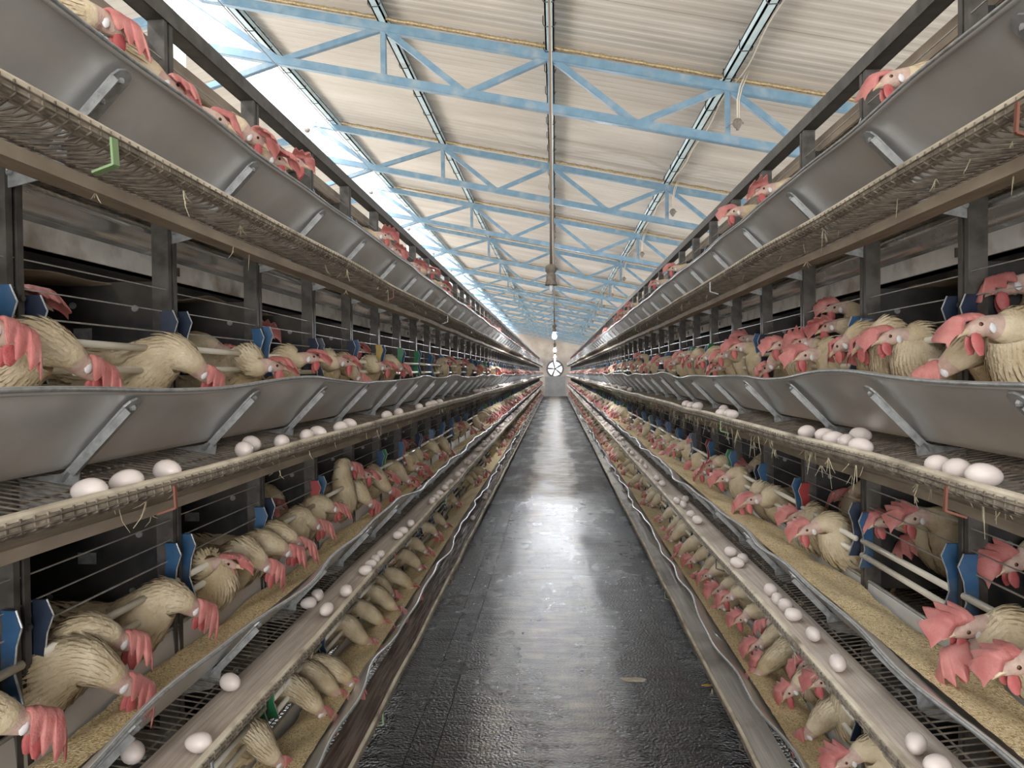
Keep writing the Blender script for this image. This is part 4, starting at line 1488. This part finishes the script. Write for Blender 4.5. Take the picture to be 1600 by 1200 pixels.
# heads seen in the photo: (px, py, head |x|, toward, along, down, droop)
MAN = {
    (-1, 0): [(172, 40, .86, .5, .8, .2, 1.9), (268, 138, .84, .6, .6, .3, 1.7), (338, 188, .84, .7, .5, .2, -1.6), (397, 216, .86, .6, .5, .3, 1.5),
              (432, 250, .83, .7, .4, .2, 1.6), (462, 255, .86, .8, .3, .1, 1.2), (600, 370, .84, .8, .2, .1, 1.2), (616, 392, .82, .8, .3, .4, 1.5),
              (650, 416, .84, .8, .2, .1, 1.3), (672, 424, .84, .7, .3, .1, 1.4), (693, 446, .84, .8, .1, .2, 1.2)],
    (-1, 1): [(2, 522, .86, .4, .8, .5, 1.9), (40, 470, 1.10, .5, .6, .1, 1.5), (140, 578, .86, .35, .9, .55, 2.1), (322, 586, .86, .4, .85, .6, 2.0), (428, 572, .86, .75, .5, .1, 1.6),
              (486, 560, .86, .75, .5, .05, 1.7), (540, 566, .86, .8, .4, .1, 1.6), (601, 573, .86, .8, .4, .1, 1.6), (562, 592, .84, .6, .6, .6, 1.8),
              (408, 522, 1.08, .8, .3, .1, 1.2), (557, 545, 1.06, .7, .4, .1, 1.5), (676, 560, 1.05, .8, .2, .1, 1.3), (628, 575, .86, .6, .6, .3, 1.5),
              (700, 563, .9, .8, .1, .1, 1.3), (722, 566, .9, .8, .3, .1, 1.3), (745, 577, .86, .8, .3, .3, 1.3), (759, 577, .86, .8, .2, .3, 1.5), (775, 578, .86, .8, .2, .3, 1.3)],
    (-1, 2): [(45, 1128, .84, .4, .85, .5, 2.0), (197, 1003, .90, .4, .8, .5, 2.0), (200, 1072, .84, .5, .7, .8, 1.8), (308, 952, .88, .4, .8, .6, 2.1),
              (352, 882, .93, .8, .45, .15, 1.3), (420, 886, .86, .5, .6, .6, 1.8), (452, 862, .86, .5, .7, .4, 1.8), (468, 852, .84, .6, .6, .6, 1.7),
              (498, 822, .90, .5, .7, .4, 1.9), (524, 795, .90, .5, .7, .3, 1.9), (430, 790, 1.12, .9, .1, .2, 1.3), (550, 730, .95, .5, .8, .3, 1.9),
              (572, 742, .93, .8, .5, .2, 1.5), (581, 788, .86, .6, .6, .7, 1.8), (603, 745, .90, .6, .5, .3, 1.7), (612, 768, .86, .6, .6, .6, 1.8),
              (640, 752, .84, .7, .4, .5, 1.6), (654, 731, .88, .8, .4, .2, 1.3), (662, 738, .84, .7, .4, .4, 1.5), (655, 712, .95, .7, .5, .2, 1.9),
              (634, 693, 1.06, .8, .3, .1, 1.4), (661, 688, 1.04, .8, .2, .1, 1.3), (688, 709, .86, .7, .4, .7, 1.8), (704, 708, .86, .6, .5, .7, 1.7),
              (716, 664, .95, .8, .3, .2, 1.5), (736, 670, .86, .7, .3, .5, 1.7), (752, 670, .86, .7, .3, .6, 1.7)],
    (-1, 3): [(440, 1192, .84, .6, .6, .8, 1.8), (505, 1115, .84, .6, .5, .9, 1.8), (530, 1088, .80, .7, .3, .8, 1.6), (549, 1070, .79, .5, .5, .9, 1.8),
              (578, 1006, .84, .7, .5, .6, 1.7), (600, 977, .84, .7, .5, .8, 1.7), (622, 955, .82, .8, .2, .6, 1.5), (614, 930, .88, .5, .6, .6, 1.9),
              (643, 921, .86, .5, .5, .9, 1.7), (657, 890, .84, .6, .4, .9, 1.7), (666, 862, .84, .7, .4, .6, 1.7), (682, 835, .86, .6, .4, .7, 1.7),
              (698, 823, .82, .7, .3, .7, 1.5)],
    (1, 0): [(1392, 126, .84, .9, -.1, .25, -1.9), (1195, 298, .84, .9, 0, .2, 1.5), (1147, 332, .84, .9, -.1, .2, -1.4), (1052, 420, .84, .9, .1, .1, -1.3),
             (1025, 443, .84, .9, 0, .2, -1.6), (985, 477, .84, .9, .1, .1, -1.3), (973, 489, .84, .9, -.1, .2, -1.3), (967, 497, .84, .9, -.1, .2, -1.3)],
    (1, 1): [(1575, 448, 1.06, .9, .3, .2, -1.9), (1530, 512, .86, .95, -.15, .15, -1.8), (1462, 582, .80, .8, .5, .6, -2.0), (1390, 528, .88, .95, -.1, .15, -1.6),
             (1352, 535, .88, .6, .6, .5, 1.9), (1315, 540, .88, .6, .6, .5, 1.9), (1258, 556, .84, .95, -.1, .2, -1.5), (1252, 537, .92, .9, .2, .0, -.7),
             (1218, 540, .88, .95, -.1, .2, -1.5), (1305, 482, 1.15, .95, .1, .1, -1.3), (1295, 512, 1.0, .7, .5, .2, -1.2), (1198, 575, .82, .8, .2, .7, -1.5),
             (1152, 543, .88, .95, .1, .1, -1.4), (1130, 555, .86, .9, .1, .2, -1.5), (1120, 575, .84, .9, .2, .4, -1.4), (1100, 560, .86, .8, .4, .5, 1.8),
             (1065, 555, .86, .9, .1, .2, -1.4), (1078, 562, .84, .8, .2, .6, -1.5), (1163, 530, 1.0, .9, .1, .0, -1.0), (1050, 568, .84, .9, .1, .3, -1.5),
             (1030, 563, .86, .9, 0, .2, -1.5), (1000, 557, .86, .95, .1, .1, -1.3), (1010, 574, .84, .9, .1, .5, -1.5), (990, 571, .86, .8, .3, .4, 1.4), (978, 570, .86, .9, .1, .3, -1.4),
             (963, 573, .86, .9, .1, .3, -1.4), (950, 576, .86, .9, .1, .3, 1.4)],
    (1, 2): [(1585, 880, 1.06, .95, -.1, .4, -1.3), (1510, 983, .86, .95, -.1, .2, -1.7), (1508, 1022, .82, .8, .3, .5, -2.0), (1588, 1038, .82, .95, -.1, .3, -1.9),
             (1382, 815, 1.02, .95, .0, .2, -1.5), (1428, 810, 1.05, .95, -.1, .2, -1.4), (1392, 795, 1.10, .95, .1, .1, -1.2), (1322, 775, 1.12, .7, .5, .3, -1.6), (1242, 808, .90, .95, 0, .2, -1.5),
             (1262, 828, .84, .95, 0, .3, -1.5), (1165, 733, 1.03, .9, .1, .3, -1.2), (1175, 782, .86, .95, 0, .2, -1.5), (1162, 787, .80, .9, .1, .5, -1.8),
             (1130, 748, .86, .95, 0, .3, -1.5), (1110, 728, .88, .9, .1, .3, 1.6), (1098, 738, .84, .8, .3, .6, -1.6), (1085, 731, .92, .9, 0, .2, -1.2), (1088, 688, 1.0, .95, 0, .1, -1.2),
             (1055, 702, .86, .9, .1, .4, -1.6), (1040, 712, .84, .9, .1, .5, -1.6), (1034, 692, .88, .9, .1, .3, -1.5), (1020, 682, .90, .8, .4, .5, 1.8), (1026, 703, .82, .9, .1, .5, -1.4),
             (1003, 668, .90, .9, .1, .2, -1.5), (1000, 682, .84, .9, .1, .5, -1.6), (986, 668, .86, .9, .1, .4, -1.6), (977, 657, .90, .9, .1, .3, -1.5)],
    (1, 3): [(1018, 790, .88, .7, .5, .7, 1.7), (1032, 812, .84, .9, .1, .6, -1.5), (1040, 832, .84, .9, .1, .5, -1.5), (1052, 830, .88, .7, .3, .4, 1.7), (1046, 845, .80, .9, .1, .6, -1.5),
             (1068, 857, .84, .9, 0, .6, -1.5), (1060, 870, .80, .8, .2, .8, -1.5), (1080, 876, .84, .9, 0, .4, -1.5), (1105, 900, .84, .9, .1, .5, -1.6), (1092, 900, .82, .9, .2, .6, -1.5),
             (1122, 922, .82, .95, -.1, .4, -1.5), (1138, 934, .82, .95, 0, .4, -1.5), (1126, 952, .80, .95, -.1, .5, -1.8), (1158, 966, .84, .95, 0, .5, -1.7),
             (1182, 1010, .82, .95, -.1, .4, -1.5), (1196, 1034, .80, .9, .1, .6, -1.6), (1182, 1056, .78, .8, .2, .9, 1.5), (1196, 975, .92, .8, .3, .4, -1.6),
             (1235, 1080, .80, .9, .1, .8, -1.7), (1285, 1065, .90, .9, .1, .3, -1.5), (1258, 1040, .94, .9, .1, .5, -1.6), (1258, 1150, .80, .8, .3, .9, -1.7), (1322, 1188, .82, .95, -.1, .4, -1.6)],
}
sd_ = 100
for (s, ti), L_ in MAN.items():
    for (px, py, hx, tw, al, dn, dr) in L_:
        sd_ += 1
        if ti > 0 and hx < 0.93:
            hx = max(hx, 0.86) + 0.012
        head = hit_x(px, py, s * hx)
        # keep the head clear of rim and trough bottom by sliding along the line of sight
        for _ in range(40):
            dz = head.z - RIMZ[ti]
            lo = -0.052 + max(0, (0.80 - abs(head.x))) * 1.0
            if abs(head.x) < 1.0 and dz < lo and py > 583:
                hx -= 0.006
            elif dz > 0.25:
                hx -= 0.006
            else:
                break
            head = hit_x(px, py, s * hx)
        rr = random.Random(sd_)
        by = rr.uniform(-0.07, 0.07)
        inside = hx > 0.99
        far_ = head.y > 4.6
        if s < 0 and al > 0.6:
            by = -0.12
        if head.z < RIMZ[ti] - 0.12 or head.y < 0.5:
            print('odd hen', s, ti, px, py, tuple(round(v, 2) for v in head))
        put_hen(s, ti, head, face_world(s, tw, al, dn), (-dr * (1.35 if al > 0.55 else 1.0)) if s < 0 else (dr * 0.85 if al < 0.15 else -dr * 1.15), sd_, bx=1.32 if inside else (1.115 if ti < 3 else 1.14) + rr.uniform(0, 0.04), by=by,
                state=3 if inside else (1 if dn > 0.55 else (2 if head.z > RIMZ[ti] + 0.06 else 0)), detail=1 if far_ else 2, scale=rr.uniform(0.95, 1.12),
                crouch=0.0 if (inside or ti == 0) else (0.042 if ti >= 2 else 0.022))
print('manual hens', len(HENS))

# templates for the rest
VAR = {}
vi = 0
for s in (-1, 1):
    for tk in ('top', 'side', 'down'):
        for q in range(4):
            vi += 1
            rr = random.Random(vi * 31)
            tmp = []
            al = rr.uniform(-0.2, 0.6) * (1 if s < 0 else 0.6)
            dn = {'top': 0.15, 'side': 0.25, 'down': 0.7}[tk] + rr.uniform(-0.1, 0.15)
            hz = {'top': 0.205, 'side': 0.185, 'down': 0.14}[tk] + rr.uniform(-0.02, 0.025)
            yaw = math.pi if s > 0 else 0.0
            fl = Matrix.Rotation(-yaw, 3, 'Z') @ face_world(s, 0.85, al, dn)
            Hh = (rr.uniform(0.25, 0.31), rr.uniform(-0.05, 0.05), hz)
            dr = rr.choice([-1, 1, -1 if s < 0 else 1]) * rr.uniform(1.6, 2.4)
            args = (Hh, fl, vi * 31, dr)
            cr_ = {'top': 0.0, 'side': 0.02, 'down': 0.042}[tk]
            VAR[(s, tk, q)] = (build_hen(*args, detail=1, crouch=cr_), build_hen(*args, detail=0, crouch=cr_), Hh)
TEMPL = {}
for key, (p1, p0, Hh) in VAR.items():
    big, mats = hen_template({k: v for k, v in p1.items()}, True)
    me = big.mesh('hen', [M[x] for x in mats], True)
    far_big, _ = hen_template(p0, True)
    TEMPL[key] = (me, far_big, Hh)

REST = {(s, ti): max([h['y'] for h in HENS if h['s'] == s and h['ti'] == ti]) + 0.12 for s in (-1, 1) for ti in range(4)}
cand = []
for s in (-1, 1):
    for ti in range(4):
        rr = random.Random(1000 + s * 10 + ti)
        y_ = REST[(s, ti)]
        while y_ < Y1 - 0.4:
            k = round((y_ - PH[s]) / BAY)
            if abs(y_ - post_y(s, k)) < 0.05:
                y_ += 0.10
            if ti == 3 and y_ < (13 if s < 0 else 9.5) and rr.random() < 0.72:
                y_ += 0.13
                continue
            tk = 'top' if ti == 0 else ('side' if (ti == 1 or rr.random() < 0.4) else 'down')
            cand.append((y_, s, ti, tk, rr.randint(0, 3), rr.uniform(-0.03, 0.03)))
            y_ += rr.uniform(0.09, 0.20) if ti in (1, 2, 3) else rr.choice([rr.uniform(0.08, 0.2), rr.uniform(0.3, 1.4)])
        # hens deeper in the cages near the camera
        y_ = 1.2
        while y_ < 6.5:
            if ti > 0:
                cand.append((y_, s, ti, 'in', rr.randint(0, 3), rr.uniform(0, 0.03)))
            y_ += rr.uniform(0.3, 0.8)
cand.sort(key=lambda c: c[0])
n_left = 300 - len(HENS)
far_c = cand[n_left:]
for (y_, s, ti, tk, q, dx) in cand[:n_left]:
    me, _, Hh = TEMPL[(s, 'side' if tk == 'in' else tk, q)]
    bx = (1.13 if tk != 'in' else 1.38) + dx
    yaw = math.pi if s > 0 else 0.0
    off = Matrix.Rotation(yaw, 3, 'Z') @ Vector(Hh)
    o = link('hen', me, None, (s * bx, y_ - off.y, floor_at(s, ti, bx)), (0, 0, yaw))
    tag(o, None, 'hen', 'white laying hens')
    HENS.append(dict(o=o, s=s, ti=ti, y=y_, x=bx - Hh[0], state=3 if tk == 'in' else (1 if tk == 'down' else (2 if tk == 'top' else 0)), h=Hh[2], droop=0, along=0, seed=0))
# everything further down the shed: one mass
big = MB()
for (y_, s, ti, tk, q, dx) in far_c:
    if tk == 'in':
        continue
    _, fb, Hh = TEMPL[(s, tk, q)]
    bx = 1.13 + dx
    c_, off = (-1 if s > 0 else 1), Matrix.Rotation(math.pi if s > 0 else 0, 3, 'Z') @ Vector(Hh)
    by, bz = y_ - off.y, floor_at(s, ti, bx)
    o_ = len(big.v)
    big.v.extend([(s * bx + c_ * v[0], by + c_ * v[1], bz + v[2]) for v in fb.v])
    big.f.extend([tuple(i + o_ for i in ff) for ff in fb.f])
    big.m.extend(fb.m)
o = big.obj('hens', [M[x] for x in mats], None, True)
tag(o, 'mass of white hens with red combs crowding the troughs far down the aisle', 'hens', kind='stuff')
print('far hens', len(far_c), len(big.v))

# labels for the hens: place in the tier, cage counted from the camera, order inside the cage
LOOK = {0: 'hen over the trough', 1: 'hen head down feeding', 2: 'hen head raised', 3: 'hen inside cage'}
groups = {}
for h in HENS:
    k = math.floor((h['y'] - PH[h['s']]) / BAY) + 2
    h['cage'] = k
    groups.setdefault((h['s'], h['ti'], k, h['state']), []).append(h)
cages = {}
for h in HENS:
    cages.setdefault((h['s'], h['ti']), set()).add(h['cage'])
for key, L_ in groups.items():
    s, ti, k, st = key
    idx = sorted(cages[(s, ti)]).index(k)
    L_.sort(key=lambda h: h['y'])
    for i, h in enumerate(L_):
        where = '%s %s row, %s cage' % (SIDE[s], TIER[ti], ordinal(idx) if idx else 'nearest')
        pos = '' if len(L_) == 1 else (', nearest one' if i == 0 else (', farthest one' if i == len(L_) - 1 else ', %s one' % ordinal(i)))
        h['o']['label'] = 'white ' + LOOK[st] + ', ' + where + pos

# ------------------------------------------------------------------ eggs
em = MB()
prof = []
for i in range(15):
    th = math.pi * i / 14
    z = -math.cos(th)
    prof.append((max(0.0002, 0.0215 * math.sin(th) * (1 - 0.10 * z)), 0.0285 * z))
em.lathe(prof, 18)
EGG = em.mesh('egg', M['egg'], True)
em2 = MB()
em2.lathe([(max(0.0004, 0.0215 * math.sin(math.pi * i / 6)), -0.0285 * math.cos(math.pi * i / 6)) for i in range(7)], 8)

EG = {
    (-1, 1): [(157, 767), (198, 760), (262, 743), (382, 703), (392, 694), (440, 699), (479, 688), (497, 682), (532, 675), (546, 663), (604, 657), (623, 652), (655, 640), (670, 639), (677, 637), (687, 634)],
    (-1, 2): [(310, 1160), (208, 1176), (360, 1066), (482, 942), (496, 930), (510, 952), (541, 923), (571, 891), (579, 882), (586, 875), (594, 867), (622, 836), (629, 830), (642, 818), (677, 783), (683, 777),
              (687, 771), (695, 762), (698, 757), (703, 753), (716, 741), (722, 735), (729, 721), (735, 722), (741, 714)],
    (-1, 3): [(739, 809), (758, 777)],
    (1, 1): [(1260, 675), (1290, 681), (1303, 686), (1322, 691), (1346, 680), (1345, 698), (1467, 728), (1497, 735), (1537, 743), (1132, 640), (1138, 647), (1121, 646), (1144, 648), (1090, 635), (1072, 632), (1078, 634)],
    (1, 2): [(1205, 922), (1215, 936), (1228, 946), (1240, 960), (1271, 991), (1309, 1036), (1431, 1162), (1464, 1196), (1142, 862), (1152, 879), (1162, 875), (1080, 803), (1090, 812), (1058, 782), (1068, 788), (1071, 780),
             (1035, 755), (1027, 747), (1009, 729), (1002, 721), (996, 716), (988, 708), (982, 703), (973, 695)],
    (1, 3): [],
}
EGGS = []


def put_egg(s, ti, x, y_, dz, rr):
    o = link('egg', EGG, None, (s * x, y_, dz), (math.pi / 2 + rr.uniform(-0.12, 0.12), 0, rr.uniform(-1.4, 1.4)))
    sc = rr.uniform(0.94, 1.06)
    o.scale = (sc, sc, sc)
    tag(o, None, 'egg', 'white eggs on the belts')
    EGGS.append((s, ti, y_, o))


def belt_z(ti, x):
    base = RIMZ[ti]
    if x < 0.827:
        return base - 0.192 + (x - 0.718) * 0.14 + 0.0235
    return base - 0.163 + (x - 1.0) * 0.147 + 0.0235


placed = []
for (s, ti), L_ in EG.items():
    for (px, py) in L_:
        rr = random.Random(px * 7 + py)
        z = belt_z(ti, 0.76)
        for _ in range(6):
            h = hit_z(px, py, z)
            x = min(0.90, max(0.742, abs(h.x)))
            z = belt_z(ti, x)
        h = hit_z(px, py, z)
        if abs(abs(h.x) - x) > 0.02:
            h = hit_x(px, py, s * x)
        y_ = h.y
        for (s2, t2, x2, y2) in placed:   # no two eggs in one place
            if s2 == s and t2 == ti and abs(x2 - x) < 0.04 and abs(y2 - y_) < 0.045:
                y_ = y2 + (0.046 if y_ >= y2 else -0.046)
        placed.append((s, ti, x, y_))
        put_egg(s, ti, x, y_, z, rr)
ecand = []
for s in (-1, 1):
    for ti in (1, 2, 3):
        rr = random.Random(500 + s + ti)
        y_ = max([e[2] for e in EGGS if e[0] == s and e[1] == ti] + [7.0]) + 0.15
        if ti == 3:
            dens = 1.2
        else:
            dens = 0.16
        while y_ < Y1:
            if ti == 3:
                ecand.append((y_, s, ti, rr.uniform(0.745, 0.80)))
            else:
                for q in range(rr.choice([1, 1, 2, 3, 4])):
                    ecand.append((y_ + q * 0.052, s, ti, rr.uniform(0.745, 0.80)))
                y_ += 0.20
            y_ += rr.expovariate(1) * dens
ecand.sort()
nl = 300 - len(EGGS)
for (y_, s, ti, x) in ecand[:nl]:
    put_egg(s, ti, x, y_, belt_z(ti, x), random.Random(int(y_ * 999)))
big = MB()
for (y_, s, ti, x) in ecand[nl:]:
    c_ = (s * x, y_, belt_z(ti, x))
    o_ = len(big.v)
    big.v.extend([(c_[0] + v[0], c_[1] + v[2], c_[2] + v[1]) for v in em2.v])
    big.f.extend([tuple(i + o_ for i in ff) for ff in em2.f])
    big.m.extend([0] * len(em2.f))
tag(big.obj('eggs', M['egg'], None, True), 'white eggs scattered along the belts far down the aisle', 'eggs', kind='stuff')
for s in (-1, 1):
    for ti in (1, 2, 3):
        L_ = sorted([e for e in EGGS if e[0] == s and e[1] == ti], key=lambda e: e[2])
        for i, e in enumerate(L_):
            e[3]['label'] = 'white egg on the %s %s belt, %s along it from the camera' % (SIDE[s], TIER[ti], ordinal(i))

# ------------------------------------------------------------------ lamps


def lamp(x, y_, zs, lit, label, rod=True, lean=0.0):
    t = thing('pendant_lamp', label, 'lamp', (x, y_, zs), 'hanging lamps down the aisle')
    zt = roof_z(x) + 0.03 - zs
    mb_ = MB()
    mb_.tube([(0.0, 0, 0.10), (0.004, 0, 0.5), (0.006, 0, zt * 0.7), (-0.004, 0, zt)], 0.0065, 8)
    mb_.obj('rod', M['cable'], t, True)
    mb_ = MB()
    mb_.tube([(0.013, 0, 0.08), (0.011, 0.004, 0.25), (0.014, 0.003, zt * 0.6), (0.006, 0, zt)], 0.004, 6)
    mb_.obj('cord', M['cable_white'], t, True)
    mb_ = MB()
    mb_.lathe([(0.010, 0.118), (0.026, 0.110), (0.031, 0.098), (0.031, 0.078), (0.024, 0.070), (0.022, 0.062), (0.027, 0.055), (0.026, 0.030), (0.034, 0.004), (0.034, 0.0), (0.020, 0.0)], 20)
    mb_.tube([(0.030, 0.0, 0.090), (0.040, 0.0, 0.092)], 0.006, 6)
    sock = mb_.obj('lamp_socket', M['socket'], t, True)
    mb_ = MB()
    if lit:
        mb_.lathe([(0.013, 0.012), (0.014, -0.012), (0.026, -0.035), (0.033, -0.060), (0.031, -0.080), (0.018, -0.096), (0.003, -0.101)], 18)
        mb_.obj('bulb', M['bulb'], sock, True)
    else:
        mb_.lathe([(0.012, 0.012), (0.012, -0.022), (0.008, -0.026), (0.008, -0.034), (0.003, -0.036)], 14)
        mb_.obj('bulb_stub', M['bulb_off'], sock, True)


zz = hit_x(870, 446, 0.0)
lamp(0.0 + 0.0, 3.95, EYE + (583 - 447) / FPX * 3.95, False, 'cream pendant lamp socket without a bulb, hanging nearest over the aisle')
for i, y_ in enumerate((10.5, 17.1, 23.7, 30.3, 36.9, 43.2)):
    lamp(0.01, y_, EYE + 0.60, True, 'pendant lamp with a glowing bulb over the aisle, %s of the lit ones' % (ORD[i]))


def small_lamp(x, y_, drop, label):
    t = thing('hanging_socket', label, 'lamp socket', (x, y_, roof_z(x) - drop), 'small lamp sockets hanging from the trusses')
    mb_ = MB()
    mb_.tube([(0.07, 0, drop + 0.10), (0.02, 0, drop - 0.02), (0.0, 0, drop - 0.12), (0, 0, 0.03)], 0.006, 6)
    mb_.tube([(0.09, 0, drop + 0.10), (0.035, 0, drop - 0.03), (0.014, 0, drop - 0.12), (0.012, 0, 0.03)], 0.005, 6)
    mb_.obj('cord', M['cable_white'], t, True)
    mb_ = MB()
    mb_.lathe([(0.012, 0.048), (0.026, 0.040), (0.036, 0.020), (0.036, 0.004), (0.022, -0.022), (0.012, -0.032), (0.012, -0.042)], 14)
    mb_.tube([(-0.03, 0, 0.01), (-0.06, 0, 0.0), (-0.085, 0.01, -0.02)], 0.003, 5)
    mb_.tube([(0.03, 0, 0.01), (0.045, 0, 0.012)], 0.008, 6)
    mb_.obj('lamp_socket', M['socket'], t, True)


for i, ty in enumerate(TY[:11]):
    small_lamp(1.44, ty - 0.06, 0.31, 'dusty lamp socket hanging from the right side of the %s truss' % ordinal(i))

# cable that runs along the purlin on the right, and the looped wire on the left columns
mb = MB()
pts = []
y_ = 2.0
while y_ < 40:
    pts.append((PX[3] + 0.06 + 0.015 * math.sin(y_ * 5), y_, roof_z(PX[3]) + 0.03 + 0.012 * math.sin(y_ * 3.3)))
    y_ += 0.15
mb.tube(pts, 0.005, 5)
tag(mb.obj('power_cable', M['cable_white'], None, True), 'cream cable strung along the right roof purlin', 'cable')
mb = MB()
p0, p1 = hit_x(395, 5, -1.9), Vector((-1.9, 40, 3.4))
p0 = Vector((-1.95, 3.6, 4.20))
mb.tube([(-1.90, 3.2, 3.72), (-1.92, 12, 3.70), (-1.95, 25, 3.68), (-1.98, 40, 3.70)], 0.003, 5)
tag(mb.obj('thin_wire', M['cable'], None), 'thin dark wire stretched lengthwise under the left half of the roof', 'wire')
for i, ty in enumerate(TY[1:7]):
    t = thing('wire_coil', 'looped cream wire coil tied at the left column of the %s truss' % ordinal(i + 1), 'wire', (-3.0, ty - 0.07, roof_z(-3.0) - 0.06), 'wire coils on the left columns')
    mb = MB()
    for e in (-1, 1):
        mb.tube([(0, 0, -0.04), (e * 0.10, -0.01, -0.01), (e * 0.20, 0, 0.06), (e * 0.26, 0.02, 0.08)], 0.006, 5)
        mb.tube([(0, 0, -0.06), (e * 0.12, -0.02, -0.05), (e * 0.22, 0, 0.0)], 0.005, 5)
    mb.tube([(0.05 * math.cos(a * 0.6), 0, -0.06 + 0.05 * math.sin(a * 0.6)) for a in range(12)], 0.008, 5)
    mb.obj('loop', M['cable_white'], t, True)
    mb = MB()
    mb.ball((0, -0.01, -0.06), 0.035, 0.03, 0.035)
    mb.obj('knob', M['socket'], t, True)

# ------------------------------------------------------------------ small things on the floor
h = hit_z(1096, 1072, 0.0)
mb = MB()
rows = []
for i in range(9):
    u = i / 8
    w = 0.011 * math.sin(math.pi * min(0.98, u + 0.02)) + 0.001
    rows.append([(u * 0.06, -w, 0.003 + 0.002 * u), (u * 0.06, 0, 0.001), (u * 0.06, w, 0.004)])
mb.strip(rows)
o = mb.obj('fallen_leaf', M['leaf'])
solid(o, 0.0006)
o.location = (h.x, h.y, 0.001)
tag(o, 'small yellow leaf lying on the wet floor near the right cages', 'leaf')
h = hit_z(990, 1062, 0.0)
mb = MB()
rr = random.Random(5)
n = 22
ring0, ring1 = [], []
for k in range(n):
    a = 2 * math.pi * k / n
    q = 1 + rr.uniform(-0.16, 0.16)
    ring0.append((0.062 * math.cos(a) * q, 0.028 * math.sin(a) * q, 0.0004))
    ring1.append((0.050 * math.cos(a) * q, 0.021 * math.sin(a) * q, 0.0018))
mb.add(ring0 + ring1, [(k, (k + 1) % n, n + (k + 1) % n, n + k) for k in range(n)] + [tuple(range(n, 2 * n))])
o = mb.obj('concrete_chip', M['dust'])
o.location = (h.x, h.y, 0.0)
tag(o, 'small pale broken patch in the wet concrete walkway near the camera', 'concrete patch')
